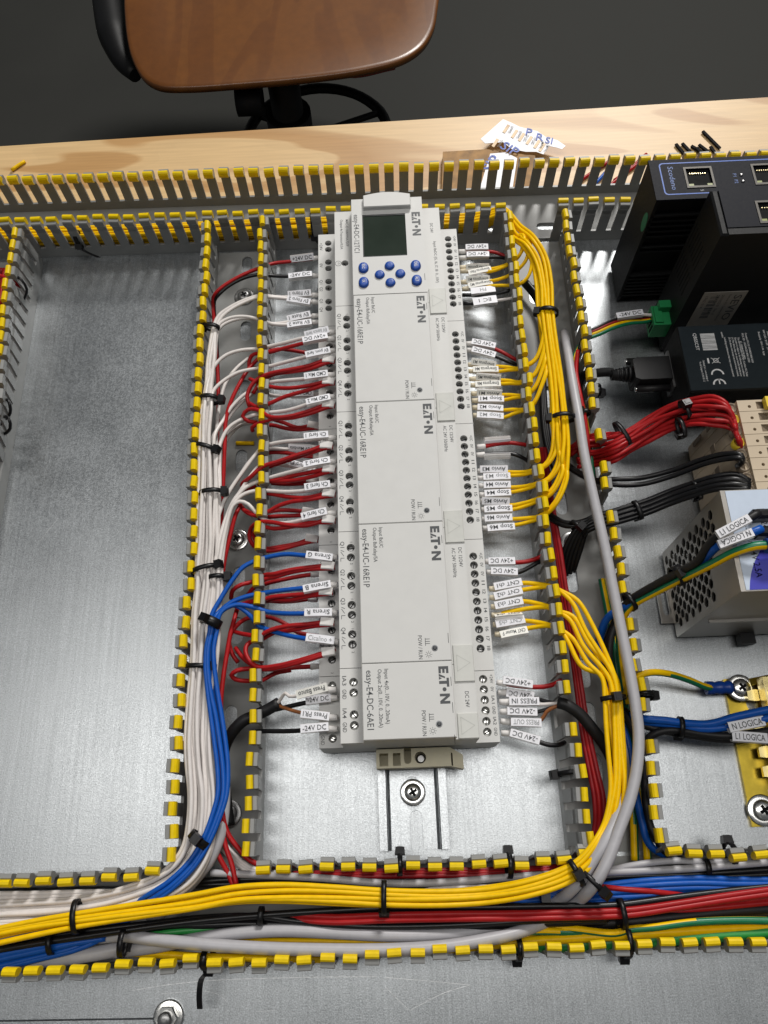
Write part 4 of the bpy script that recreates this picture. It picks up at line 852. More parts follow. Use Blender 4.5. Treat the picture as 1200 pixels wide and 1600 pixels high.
pan_screw('pan_screw', 'bright screw at the near corner of the yellow bracket', 1191, 1266, 2.3, 6.0)
# bolt at the near left edge
c = P(264, 1588, 0.1); bo = thing('hex_bolt', 'bright bolt with nut at the near edge of the plate', 'bolt', tuple(c))
b = MB(); b.lathe(tuple(c), [(7.2, 0), (7.2, 1.2), (6.6, 1.5), (4, 1.5)], 28); b.build('washer', 'screw_bright', bo)
b = MB(); b.cyl((c.x, c.y, c.z + 1.4), 5.2, 4.6, 6); b.build('nut', 'screw_bright', bo)
b = MB(); b.lathe((c.x, c.y, c.z + 6), [(3.2, 0), (3.2, 2.2), (2.6, 2.8), (.6, 2.9)], 20); b.build('stud', 'screw_grey', bo)
# ================================================================= wires
def fillz(pts):
    z = [p[2] if len(p) > 2 else None for p in pts]; k = [i for i, q in enumerate(z) if q is not None]
    if not k: return [(p[0], p[1], 24.0) for p in pts]
    out = []
    for i, p in enumerate(pts):
        if z[i] is not None: out.append(tuple(p)); continue
        a = max([j for j in k if j < i], default=None); b = min([j for j in k if j > i], default=None)
        zz = z[b] if a is None else z[a] if b is None else z[a] + (z[b] - z[a]) * (i - a) / (b - a)
        out.append((p[0], p[1], zz))
    return out
def stripe(k, i): return 1 if (k + i // 14) % 8 in (0, 1, 2) else 0
def W(color, label, pts, r=1.2, ferrule=None, sleeve=None, group=None, world=None, cat='wire', name='wire', n=8, twist=None):
    p = [P(*q) for q in fillz(pts)]
    if world: p += [Vector(q) for q in world]
    b = MB()
    if isinstance(color, tuple): tube(b, p, r, 8, twist or stripe)
    else: tube(b, p, r, n)
    o = b.build(name, list(color) if isinstance(color, tuple) else color, None, tuple(p[0]), False)
    tag(o, label, cat, group)
    if ferrule:
        fc, ln, fr, twin = ferrule; d = (p[1] - p[0]).normalized(); s = Vector((-d.y, d.x, 0)).normalized(); u = d.cross(s) * -1
        if u.z < 0: u = -u
        b = MB()
        if twin:
            h = 1.5; w0 = 2.5
            a, c = p[0], p[0] + d * ln; q = []
            for pt, ww in ((a, w0 * .85), (c, w0)):
                q.append([pt + s * (ww * cs) + u * (h * sn) for cs, sn in ((-1, -.6), (-.8, -1), (.8, -1), (1, -.6), (1, .6), (.8, 1), (-.8, 1), (-1, .6))])
            b.add(q[0] + q[1], [[i, (i + 1) % 8, (i + 1) % 8 + 8, i + 8] for i in range(8)] + [list(range(8))[::-1], list(range(8, 16))])
        else: tube(b, [p[0], p[0] + d * ln * .5, p[0] + d * ln], fr, 12, None, 2, lambda t: fr * (.82 + .18 * t))
        b.build('ferrule', fc, o)
    if sleeve: make_sleeve(o, **sleeve)
    return o
def make_sleeve(o, a, b, t, flip=True, z=24.0, roll=0.0, ink='print', hw=2.0, paper='paper', th=None, show=True, z2=None):
    pa, pb = P(a[0], a[1], z), P(b[0], b[1], z if z2 is None else z2); d = (pb - pa).normalized(); ln = (pb - pa).length
    s = Vector((0, 0, 1)).cross(d).normalized(); u = d.cross(s)
    R_ = Matrix.Rotation(roll, 3, d); s, u = R_ @ s, R_ @ u
    mid = (pa + pb) / 2
    def pr(k, ww, hh, off): return [mid + d * (ln / 2 * k) + s * (ww * c) + u * (off + hh * q) for c, q in ((-1, -.35), (-.72, -1), (.72, -1), (1, -.35), (1, .35), (.72, 1), (-.72, 1), (-1, .35))]
    m = MB(); A, B = pr(-1, hw + .35, 1.75, -.55), pr(1, hw + .35, 1.75, -.55)
    m.add(A + B, [[i, (i + 1) % 8, (i + 1) % 8 + 8, i + 8] for i in range(8)]); sl = m.build('marker_sleeve', 'clear_sleeve', o)
    m = MB(); n = 6; vs = []                        # slightly curled paper marker
    for i in range(n + 1):
        k = -1 + 2 * i / n; bow = .22 * (1 - k * k) + random.uniform(-.05, .05)
        for c in (-1, 1): vs.append(mid + d * (ln / 2 * k * 1.005) + s * (hw * c) + u * (1.25 + bow))
        for c in (1, -1): vs.append(mid + d * (ln / 2 * k * 1.005) + s * (hw * c) + u * (1.07 + bow))
    fs = []
    for i in range(n):
        q = i * 4; fs += [[q, q + 1, q + 5, q + 4], [q + 1, q + 2, q + 6, q + 5], [q + 2, q + 3, q + 7, q + 6], [q + 3, q, q + 4, q + 7]]
    m.add(vs, fs + [[0, 1, 2, 3], [n * 4, n * 4 + 1, n * 4 + 2, n * 4 + 3]]); m.build('paper_marker', paper, sl)
    if t:
        h = th or 2.45; wmax = ln * .84
        wd = min(wmax, len(t) * h * .80)
        text(t, mid + u * 1.52, d * (-1 if flip else 1), s * (-1 if flip else 1), h, sl, ink, wd)
def offset_lane(poly, k, w0, w1, amp=.28):
    """follow a pixel polyline, shifted sideways by k wire widths"""
    out = []; ph = random.uniform(0, 6.28); fq = random.uniform(.45, .8); k0 = k
    for i, p in enumerate(poly):
        k = k0 + amp * math.sin(ph + fq * i)
        a, b = poly[max(0, i - 1)], poly[min(len(poly) - 1, i + 1)]; dx, dy = b[0] - a[0], b[1] - a[1]; l = math.hypot(dx, dy)
        w = w0 + (w1 - w0) * i / (len(poly) - 1); out.append((p[0] + dy / l * (k + .5) * w, p[1] - dx / l * (k + .5) * w))
    return out
FW, FC, FT = ('ferrule_white', 5.0, 1.75, False), ('ferrule_cream', 5.2, 1.7, False), ('ferrule_white', 7.0, 1.75, True)
# ---------------- white bundle in the left duct
LB_ = [(323,515),(321,560),(317,600),(312,640),(309,680),(309,720),(309,760),(308,800),(307,850),(305,880),(302,920),(298,960),(296,1000),(294,1040),(289,1100),(288,1160),(291,1200),(294,1240),(292,1280),(284,1320),(268,1345),(243,1362),(205,1378),(160,1391),(115,1400),(60,1405),(0,1408),(-25,1409)]
def wlane(k, ystart, z, zend=None):
    l = offset_lane(LB_, k, 6.0, 7.4); seq = [q for q, b in zip(l, LB_) if b[1] >= ystart]; n = len(seq)
    jit = [random.uniform(-.7, .7) for _ in range(n)]
    return [(q[0] + jit[i], q[1] + (jit[i] if q[1] > 1340 else 0), z + ((zend if zend is not None else z) - 5 - z) * max(0, (i / n - .62) / .38) + random.uniform(-.25, .25)) for i, q in enumerate(seq)]
WNAMES = {'EV Filtro 1': 'upper of the two EV Filtro markers', 'EV Filtro 2': 'lower of the two EV Filtro markers', 'EV Rete 1': 'upper of the two EV Rete markers', 'EV Rete 2': 'lower of the two EV Rete markers', 'CMD Mix 1': 'upper of the two plain CMD Mix markers', 'CMD Mix 2': 'lower of the two plain CMD Mix markers', 'CMD Mix 3': 'CMD Mix marker half hidden under red wires', 'Ch ferti 1': 'topmost Ch ferti marker', 'Ch ferti 2': 'second Ch ferti marker from the top', 'Ch ferti 3': 'third Ch ferti marker from the top', 'Ch ferti 4': 'lowest Ch ferti marker', 'Ch ferti 5 half hidden under marker Ch ferti 2': 'Ch ferti marker half hidden under another one'}
def WW(text_, pts, k, ystart, z, zend, sl=None, fer=FW, where=''):
    lab = ('white wire with the %s' % WNAMES.get(text_, '%s marker' % text_)) if text_ else where
    W('white', lab, pts + wlane(k, ystart, z, zend), 1.14, fer, sl, 'white output wires')
WW('EV Filtro 1', [(500,461,20),(488,461.5),(466,463,21),(440,464.5),(424,463,24),(408,461.5,27),(385,468),(360,480),(340,496,30)], 0, 520, 31, 30, dict(a=(450,460.5),b=(486,457.5),t='EV Filtro 1',z=22,roll=.45))
WW('EV Filtro 2', [(500,472,20),(488,472),(466,470,21),(445,466.5),(424,464.6,24),(408,463.5,27),(385,471),(360,484),(343,500,30)], 1, 520, 31, 30, dict(a=(449,467.5),b=(485,473),t='EV Filtro 2',z=22,roll=.1))
WW('EV Rete 1', [(500,493,20),(488,494),(466,498,21),(445,504),(424,505.5,23),(408,500,26),(382,497),(357,503),(342,514,29)], 1.6, 545, 28.6, 27, dict(a=(449,499),b=(485,491),t='EV Rete 1',z=22,roll=.3))
WW('EV Rete 2', [(500,503,20),(488,504),(466,506,21),(445,507.5),(424,506,24),(408,500,27),(380,494.5),(356,498),(340,510,30)], 2, 545, 31, 30, dict(a=(449,509.5),b=(487,504),t='EV Rete 2',z=22))
WW('EV banco ferti', [(524,518,40),(512,520),(495,523,39),(470,529,37),(445,535.5),(421,541,30),(402,545,28),(378,547),(355,554),(338,568),(327,590,31)], 0.6, 630, 33.2, 31, dict(a=(476,524),b=(513.5,515),t='EV banco ferti',z=41.5,roll=.35,ink='print_pale',th=2.1))
WW('EV pom. ferti', [(524,547,40),(514,549),(495,553,39),(477,557.5,37),(445,566),(416,573.5,30),(400,576,28),(372,582),(348,596),(333,612,31)], 2.6, 640, 33.2, 31, dict(a=(477.5,555.5),b=(516,547.5),t='EV pom. ferti',z=41.5,roll=.1,th=2.1))
WW('CMD Mix 1', [(524,585,40),(513,586),(495,589,39),(475,592,37),(445,594.5),(415,598.5,30),(400,606,27),(380,618),(362,636),(350,655,27)], 3.6, 680, 31, 29, dict(a=(475.5,589),b=(512.5,584),t='CMD Mix 1',z=41.5,roll=.1))
WW('CMD Mix 3', [(500,616,20),(488,617),(470,618,20),(445,619),(424,617.5,22),(403,612,22),(385,622),(366,640),(350,662,25)], 3.2, 680, 28.6, 26, dict(a=(455,616.5),b=(490,616),t='CMD Mix 3',z=22))
WW('CMD Mix 2', [(524,619,40),(515,620.5),(497,625,39),(478,632.5,37),(450,641),(415,645.5,30),(400,648,28),(378,655),(358,668),(347,686,29)], 4.3, 720, 31, 29.5, dict(a=(478.5,629.5),b=(516,621),t='CMD Mix 2',z=41.5,roll=-.05))
WW('Ch ferti 1', [(526,683,40),(514,685),(495,686.5,39),(472,688,37),(445,690),(421,694.5,30),(408,700,27),(398,712),(380,736),(360,765),(345,795,28)], 3.6, 840, 31, 30, dict(a=(475,683),b=(513,679.5),t='Ch ferti 1',z=41.5))
WW('Ch ferti 2', [(526,720,40),(515,722),(497,726,39),(473,732.5,37),(448,739),(421,746.5,30),(405,752,28),(386,760),(368,778),(355,805,29)], 5.2, 840, 31, 30, dict(a=(474.5,727),b=(516,719.5),t='Ch ferti 2',z=41.5,roll=-.1))
WW('Ch ferti 5 half hidden under marker Ch ferti 2', [(500,738,20),(488,734),(472,730,24),(452,728),(424,725,26),(407,727,27),(396,738),(378,764),(362,790),(350,820,28)], 4.4, 880, 31.5, 30, dict(a=(455,724.5),b=(487,734),t='Ch ferti 5',z=26,roll=-.2))
WW('Ch ferti 3', [(526,758,40),(516,760),(497,763,39),(474,767,37),(445,768.5),(412,766.5,30),(396,767.5,29),(378,774),(362,792),(355,822,30)], 6.0, 880, 31, 29, dict(a=(476,762),b=(516,756.5),t='Ch ferti 3',z=41.5,roll=.1))
WW('Ch ferti 4', [(526,801,40),(512,803),(493,807,39),(470,813,36),(450,817),(430,817,30),(412,811,29),(400,801,30),(388,788,31),(375,783.5),(364,790),(357,808,31)], 5.4, 880, 33, 31, dict(a=(471,808),b=(510.5,798.5),t='Ch ferti 4',z=41.5,roll=.1))
WW('', [(500,700,20),(488,700),(470,700.5,20),(445,702),(424,701,22),(405,706,22),(388,724),(372,748),(352,780,25)], 2.6, 840, 28.4, 26, dict(a=(451,699),b=(487,701),t='EV Mandata',z=21,roll=.6,th=1.9), FW, 'white wire with steeply rolled marker just under marker Ch ferti 1')
WW('', [(392,652,20),(372,660,22),(355,676,24),(345,700,25)], 5.0, 760, 28.4, 26, None, None, 'white wire running low in the left duct beside the yellow offcut')
WW('', [(398,660,16),(376,664,18),(356,684,20),(342,712,22)], 1.4, 760, 28.2, 26, None, None, 'white wire lying deepest in the left duct beside the yellow offcut')
WW('', [(388,560,16),(370,575,18),(352,600,20),(342,640,22),(338,690,24)], 4.4, 760, 28.4, 26, None, None, 'white wire passing under the red one near the far end of the left duct')
# ---------------- first two leads and blue sirens
W('red', 'red wire with marker +24V DC at the head of the left terminals', [(500,402.5,20),(488,404.5),(470,406.5,20),(450,409),(428,411.5,22),(408,418,25),(385,427),(360,440),(341,454,25),(333,465,22),(333,480,18),(336,520,15),(340,580,13),(341,640,13),(338,720,13),(335,800,12)], 1.2, FW, dict(a=(454,405),b=(490,400.5),t='+24V DC',flip=False,z=21.5,roll=.75), 'left supply wires')
W('black', 'black wire with marker -24V DC at the head of the left terminals', [(500,431,20),(488,431),(470,431.5,20),(450,431.8),(427,431,22),(408,429,24),(385,433),(360,445),(343,459,24),(335,470,20),(335,490,15),(339,540,12),(342,640,11)], 1.2, FW, dict(a=(451,433),b=(487.5,429),t='-24V DC',flip=False,z=22), 'left supply wires')
BL_ = [(327,962),(323,985),(318,1010),(317,1040),(321,1080),(328,1120),(334,1160),(338,1200),(337,1240),(328,1272),(313,1308),(293,1342),(262,1374),(230,1397),(190,1424),(150,1450),(110,1466),(60,1478),(0,1492),(-25,1497)]
def blane(k, z):
    l = offset_lane(BL_, k, 6.4, 7.4); out = []
    for i, q in enumerate(l): out.append((q[0] + random.uniform(-.5, .5), q[1], (z if i < 13 else z - 2 if i == 13 else 24 + (z - 35) if i < 16 else 25)))
    return out
SG = dict(z=41.5)
W('blue', 'blue wire with marker Sirena G', [(528,870,40),(519,870.5),(500,870,39),(477,868,37),(445,866),(412,872,32),(400,876,31),(380,886),(362,908),(345,935,34)] + blane(0, 35), 1.25, FW, dict(a=(478.5,867),b=(520,872),t='Sirena G',z=41.5), 'blue siren wires')
W('blue', 'blue wire with marker Sirena B', [(528,913,40),(517,914.5),(497,917,39),(474,919,37),(440,922.5),(407,927.5,32),(385,932),(360,942),(342,957,34)] + blane(1, 35.3), 1.25, FW, dict(a=(474,921),b=(517,913),t='Sirena B',z=41.5,roll=-.05), 'blue siren wires')
W('blue', 'blue wire with marker Sirena R', [(528,957,40),(519,957),(500,957.5,39),(475,958.5,37),(445,958.5),(417,955.5,32),(395,948.5),(368,945),(348,954,34)] + blane(2, 35), 1.25, FW, dict(a=(476,957.5),b=(519,957),t='Sirena R',z=41.5), 'blue siren wires')
W('blue', 'blue wire with faint marker Cicalino +', [(530,1003,40),(521,1002),(500,1000.5,39),(478,998,37),(450,993),(422,985,31),(403,977,29),(392,963,31),(378,951),(362,945.5),(345,956,33)] + blane(1.5, 32.6), 1.25, FW, dict(a=(478.5,996),b=(522.5,1001.5),t='Cicalino +',flip=False,z=41.5,ink='print_pale'), 'blue siren wires')
# ---------------- red pairs on the left: (ferrule start, wire a, wire b, level, label)
def pair(where, start, a, b, hi=True, fer=FT):
    z0 = 40 if hi else 20; zd = 26 if hi else 20
    for i, pp in enumerate((a, b)):
        if not pp: continue
        pts = [(start[0] + 9, start[1] - .5 + i * 1.4, z0), (start[0], start[1] + i * 1.6 - .2, z0)] + pp[:-1]
        mid = [(q[0], q[1]) for q in pp]
        n_ = len(pp); pts = [(start[0] + 9, start[1] + (i - .5) * 2.2, z0), (start[0] - 1, start[1] + (i - .5) * 4.4, z0 - .3)]
        for j, q in enumerate(pp): pts.append((q[0], q[1], q[2] if len(q) > 2 else (z0 + (zd - z0) * (j + 1) / n_)))
        W('red', '%s red wire of the pair %s' % (('upper', 'lower')[i], where), pts, 1.2, fer if i == 0 else None, None, 'red bridging wires')
W('red', 'red wire with upside-down marker +24V DC on the second module', [(524,529,40),(512,530),(495,532,39),(472,537,37),(445,544),(418,551,29),(402,552,26),(393,556,24),(389,568,22),(391,578,20),(400,574,18)], 1.2, FW, dict(a=(473,533),b=(512,525.5),t='+24V DC',z=41.5,roll=-.05), 'red bridging wires')
W('red', 'red wire dipping under marker EV pom. ferti', [(500,556,20),(488,553),(474,550.5,22),(450,546.5),(432,546,24),(412,553,24),(398,566,22),(386,580),(374,600,26),(363,622,27),(354,650,27),(351,700,27),(349,750,26),(347,790,24),(345,830,20)], 1.2, None, None, 'red bridging wires')
pair('under EV pom. ferti', (514,564), [(480,572),(450,578),(424,583),(406,590),(393,602),(386,620),(390,636)], [(485,576),(455,581),(428,585),(408,596),(395,615)])
pair('under the upper CMD Mix marker', (514,598), [(480,603),(450,606.5),(424,604.5),(404,598),(390,592)], [(490,607),(465,614),(442,621),(422,630),(403,636),(390,630)])
pair('under the lower CMD Mix marker', (514,634), [(480,643),(452,650.5),(423,651.5),(404,641),(388,640),(379,650),(388,658),(402,660)], [(485,646),(455,653),(424,655),(404,662),(394,668),(395,674)])
pair('low between the CMD Mix and Ch ferti markers', (490,667), [(465,668),(445,661),(426,655),(404,650)], [(465,671.5),(445,669),(424,664),(404,668)], False)
pair('under the topmost Ch ferti marker', (511,698), [(482,705),(455,714),(432,722),(410,729),(392,745),(378,758,24),(384,766,22),(400,760,20)], [(488,707),(460,716),(436,724),(410,733)])
pair('low under the second Ch ferti marker', (494,716), [(470,712),(450,708),(424,707),(404,712)], None, False, FW)
pair('under the second Ch ferti marker', (515,735), [(485,738),(460,743),(424,751),(404,748)], [(490,744),(462,750),(430,752),(404,753)])
pair('low above the third Ch ferti marker', (489,752), [(465,753),(445,753),(424,752),(402,757)], [(465,756),(445,756.5),(424,755)], False)
pair('under the third Ch ferti marker', (515,773), [(480,777.5),(452,776.5),(424,772),(404,770)], [(480,781),(455,784),(436,790),(420,799),(402,806),(388,802),(378,794,22)])
pair('low above the lowest Ch ferti marker', (482,802), [(455,797.5),(438,797),(420,799.5),(403,803)], [(455,806),(438,806.5),(420,808),(403,810)], False)
pair('under the lowest Ch ferti marker', (515,814), [(480,821),(452,820.5),(425,816),(410,815),(400,818),(391,828,24),(390,842,22),(398,855,20)], [(485,817),(455,823),(428,826),(408,823),(396,836,22),(402,850,20)])
pair('low above marker Sirena G', (488,844), [(466,849),(440,854),(418,857),(403,853)], [(466,851),(440,858),(420,861),(403,860)], False)
pair('under Sirena G', (514,886), [(480,887),(452,891),(428,897),(412,899,29),(394,909,27),(376,914),(364,922),(361,935,22)], [(480,890),(452,895),(428,902),(414,905),(398,917),(388,928,22)])
W('red', 'single red wire low above marker Sirena B', [(500,897,20),(490,897.5),(465,901,20),(445,905),(423,910,20),(403,916,19)], 1.2, FW, None, 'red bridging wires')
pair('under Sirena B', (511,926), [(480,928),(455,930),(425,933),(408,938),(388,941),(370,948,24)], [(480,932),(455,937.5),(425,937),(408,941)])
pair('low above marker Sirena R', (487,938), [(460,939),(440,940),(420,939),(402,941)], None, False, FW)
pair('under Sirena R', (513,974), [(480,975.5),(450,978),(424,984),(405,993),(388,992),(370,988,24),(360,984,22)], [(485,979),(455,985),(430,988),(408,1000)])
pair('crossing under marker Cicalino +', (488,995), [(465,988),(448,976),(430,967),(418,964),(400,963),(382,968),(366,982,24),(358,1000,22),(362,1020,20),(372,1035,20)], None, False, None)
W('red', 'red wire looping in the duct left of the short last module', [(524,1017,40),(512,1018.5),(485,1027,38),(455,1035.5),(430,1041),(408,1043,31),(394,1037),(385,1024,30),(384,1012),(390,1004),(400,1000,26)], 1.25, FT, None, 'red bridging wires')
W('red', 'red wire lying beside the looping one above the short last module', [(523,1019.5,40),(512,1021.5),(485,1030,38),(455,1038.5),(430,1044),(408,1045.5,30),(396,1040,27),(380,1028,24),(368,1012,22)], 1.25, None, None, 'red bridging wires')
W('red', 'red wire with a small flat loop in the duct left of the short last module', [(500,1041,20),(488,1041.5),(460,1043,20),(430,1046),(405,1044.5,24),(385,1045),(370,1048,26),(361.5,1055),(368,1061.5),(385,1064),(402,1063,20)], 1.25, FW, None, 'red bridging wires')
W('red', 'red wire bending down out of the lowest slot row toward the bottom duct', [(402,1067,20),(412,1062,20),(430,1052,20),(455,1047,20)], 1.2, None, None, 'red bridging wires')
# vertical reds inside the left duct
W('red', 'long red wire running down the middle of the left duct', [(376,788,24),(368,805,26),(360,835),(352,870,27),(347,905,26),(345,930,22)], 1.2, None, None, 'red wires along the left duct')
W('red', 'red wire curving away beside the round screw in the left duct', [(374,787,22),(382,797),(395,803,24),(405,806,24)], 1.2, None, None, 'red wires along the left duct')
W('red', 'red wire running down right of the blue bundle', [(371,950,20),(366,968,24),(360,990),(355,1020,27),(350,1050),(346,1085),(344,1130,27),(343,1180,26),(342,1230,25),(344,1270),(352,1320,24),(362,1350),(370,1385,24)], 1.25, None, None, 'red wires along the left duct')
W('red', 'red wire swinging out to the nearest slot of the bottom duct', [(341,1215,22),(346,1260,24),(355,1300),(372,1325),(392,1345,24),(420,1357,22)], 1.25, None, None, 'red wires along the left duct')
W('red', 'red wire leaving the blue bundle toward the bottom duct', [(335,1265,22),(328,1290,26),(332,1315),(343,1340),(355,1362),(368,1392,22)], 1.25, None, None, 'red wires along the left duct')
W('red_dark', 'dark red wire visible between the two white groups', [(326,880,22),(325,930,22),(322,1000,22),(318,1060,22),(312,1120,22),(308,1200,20),(300,1290,20),(286,1340,18)], 1.2, None, None, 'red wires along the left duct')
# small yellow offcut lying in the left duct
bit('wire_offcut', 'short yellow wire offcut lying in the left duct', 'wire offcut', [P(369, 692.5, 3), P(383, 692.5, 3), P(397, 692.5, 3)], 1.3, 'yellow')
# ---------------- sensor leads at the short module, left
W('white', 'thin wavy white core with marker Press Banco', [(526,1077,40),(515,1078),(495,1081,39),(465,1087,36),(452,1088),(446,1083,34),(441,1088,32),(436,1096,30),(430,1101,28)], .9, FW, dict(a=(463,1086),b=(511.5,1073),t='Press Banco',z=41.5,roll=.2,paper='paper_warm'))
W('black', 'black core with partly hidden marker -24V DC', [(528,1090,34),(517,1091),(500,1094,33),(478,1098,32),(455,1103),(430,1109,27),(415,1112,25)], 1.2, FW, dict(a=(478,1095),b=(517,1090.5),t='-24V DC',flip=False,z=34))
W('brown', 'brown core with marker Press PR1', [(528,1121,38),(517,1121),(495,1118,37),(470,1113.5,34),(450,1108),(432,1101,28)], .95, FW, dict(a=(470.5,1115),b=(515,1120),t='Press PR1',z=38.5,roll=.0))
W('black', 'black wire with marker -24V DC at the near end of the left terminals', [(528,1139,38),(515,1139),(495,1139.5,37),(470,1141.5,34),(445,1142.5),(414,1142.5,26),(400,1143,22)], 1.2, FW, dict(a=(470,1139),b=(513.5,1135.5),t='-24V DC',flip=False,z=39))
W('black_matt', 'thick black sensor cable rising out of the left duct with its end sleeve', [(436,1098,28),(425,1105,27),(410,1113,26),(395,1120,26),(382,1125,26),(366,1140,24),(352,1165,20),(348,1195,16),(352,1240,12),(358,1290,10)], 3.0, None, None, None, None, 'cable', 'sensor_cable', 12)
# ---------------- right hand side: yellow wires rising into the far duct
RB_ = [(870,800),(880,775),(886,745),(889,720),(890,690),(888,655),(886,630),(882,590),(875,540),(869,487),(866,440),(857,398),(838,368),(815,350)]
cnt = [0]
def top_run(idx):
    x0 = 74; lay = idx % 5; col_ = idx // 5
    return [(x0 + 5, yN(70) + 3.5 + 1.8 * col_, 18 + 1.2 * lay), (x0 - 14, yN(60) + 4.6 + 2.4 * col_, 7 + 2.2 * lay)] + [(x, yN(x) + 4.4 + 2.5 * col_ + random.uniform(-.5, .5), 6.5 + 2.2 * lay + random.uniform(-.6, .6)) for x in (20, -40, -100, -160, -220, -280)]
def ylane(k, ystart, z):
    l = offset_lane(RB_, k, 7.0, 6.0); return [(q[0] + random.uniform(-.5, .5), q[1], (z + random.uniform(-.2, .2)) if b[1] > 352 else 24 + (z - 33) * .6) for q, b in zip(l, RB_) if b[1] <= ystart]
def YW(t, pts, k, ystart, z, sl=None, group='yellow input wires rising to the far duct', fer=FC, lab=None):
    i = cnt[0]; cnt[0] += 1
    W('yellow', lab or ('yellow wire with marker reading %s, right of the modules' % t), pts + ylane(k, ystart, z), 1.14, fer, sl, group, top_run(i))
def rs(a, b, t, **k): return dict(dict(a=a, b=b, t=t, z=22.0, paper='paper_warm'), **k)
# base module
W('red', 'red wire with marker +24V DC at the head of the right terminals', [(716,393,20),(728,393.5),(745,393,20),(763,393),(778,395.5,20),(790,401,20),(806,408,18)], 1.2, FW, rs((727.5,387.5),(762.5,386.5),'+24V DC',paper='paper',roll=.1), 'right supply wires')
W('black', 'black wire with marker -24V DC at the head of the right terminals', [(717,403,20),(730,403),(745,402.5,20),(763,402),(785,402.5,20),(806,410,16)], 1.2, FW, rs((729,399),(764,398.5),'-24V DC',paper='paper'), 'right supply wires')
YW('Emergenza Filtri', [(719,424,20),(728,423.5),(748,424,21),(768,424,23),(785,418,25),(797,411,26),(812,398,30),(819,382,33),(818,368,33)], 3.3, 350, 30, rs((732,428),(767,421),'Emergenza Filtri',th=2.0))
YW('Emergenza M1', [(720,441,20),(730,440.5),(750,440,21),(771,438.5,23),(792,432,25),(806,424,27),(821,408,31),(826,390,33),(825,372,33)], 3.2, 360, 32.5, rs((728.5,437),(765,436),'Emergenza M1',roll=.6,th=1.8))
YW('Emergenza M2', [(722,452,20),(732,451),(752,449,21),(773,446.5,23),(795,446,25),(812,444,28),(824,434,31),(830,418,33),(830,395,33),(826,376,33)], 3.7, 360, 33.5, rs((731.5,448),(769,441.5),'Emergenza M2',th=2.0))
YW('', [(718,418,20),(728,418),(750,418,20),(768,420,22),(790,414,24),(808,404,28),(816,388,31),(815,370,32)], 3.9, 350, 28, rs((728,418),(764,417),'Emergenza',roll=.7,th=1.7), lab='yellow wire with a rolled marker just above marker Emergenza Filtri')
W('black', 'black wire with blank looking marker FH at the base module', [(722,461,20),(735,461),(755,461.5,21),(775,459,22),(792,455,24),(810,448,22)], 1.25, None, rs((735.5,456.5),(773.5,452.5),'FH',paper='paper',ink='print_pale',hw=2.4), 'right sensor wires')
W('black', 'black wire beside the white one with marker EC 1', [(724,474,20),(738,474),(755,473,20),(778,470,21)], 1.3, None, None, 'right sensor wires')
W('white', 'white wire with marker reading EC 1', [(740,473,21),(757,472.5),(778,469.5,22),(797,466.5,24),(812,464,24)], 1.0, None, rs((739,473.5),(776,468.5),'EC 1',paper='paper',hw=2.8), 'right sensor wires')
# first relay module
W('red', 'red wire with slanted marker +24V DC on the second module', [(728,537,20),(737,537),(755,540,20),(774,545.5),(790,553),(804,561,20),(815,567,18)], 1.2, FW, rs((737,534.5),(774,541.5),'+24V DC',paper='paper'), 'right supply wires')
W('black', 'black wire with slanted marker -24V DC on the second module', [(729,547,20),(738,547),(755,551,20),(774,556.5),(790,563),(803,568.5,20),(815,573,16)], 1.2, FW, rs((737.5,546.5),(774,556),'-24V DC',paper='paper'), 'right supply wires')
E1 = [((731,570),(775,572.5),(736.5,564.5),(775,571),'Emergenza M3',.5,(808,575.5)), ((732,580),(779,580.5),(739,578.5),(778.5,578),'Emergenza M4',0,(808,577.5)), ((733,592),(783,594),(744,588),(782.5,591.5),'Emergenza M5',.75,(811,597)), ((735,602),(783,600),(742.5,601.5),(782,600.5),'Emergenza M6',0,(811,599.5)), ((736,615),(785,617),(745,613),(784,615),'Avvio M1',.75,(813,618)), ((737,626),(788,625),(747,624.5),(787,624.5),'Stop M1',0,(813,620.5)), ((738,637),(787,641),(746,637),(786,639),'Avvio M2',0,(815,640)), ((739,649),(787,652.5),(745,649),(786.5,651.5),'Stop M2',0,(815,642.5))]
for i, (s0, e0, a, b, t, roll, slot) in enumerate(E1):
    sx, sy = slot; side = [(836,sy - 14,31),(846,sy - 38,34),(850 + i * .6,sy - 62,35)]
    YW(t, [(s0[0], s0[1], 20), (s0[0] + 10, s0[1]), ((s0[0] + e0[0]) / 2, (s0[1] + e0[1]) / 2, 20.5), (e0[0], e0[1], 21.5), ((e0[0] + sx) / 2, (e0[1] + sy) / 2 - .6, 23), (sx, sy, 25), (sx + 12, sy - 4, 28)] + side, (3.0, 3.5, 3.8, 3.2, 2.8, 3.3, 2.4, 3.6)[i], min(545, sy - 70), (31.2, 29, 33.4, 31, 33.6, 28, 31.3, 29)[i], rs(a, b, t, roll=roll, ink='print_pale' if t == 'Stop M2' else 'print', th=1.9 if roll > .4 else 2.3, paper='paper_warm' if i < 5 else 'paper'))
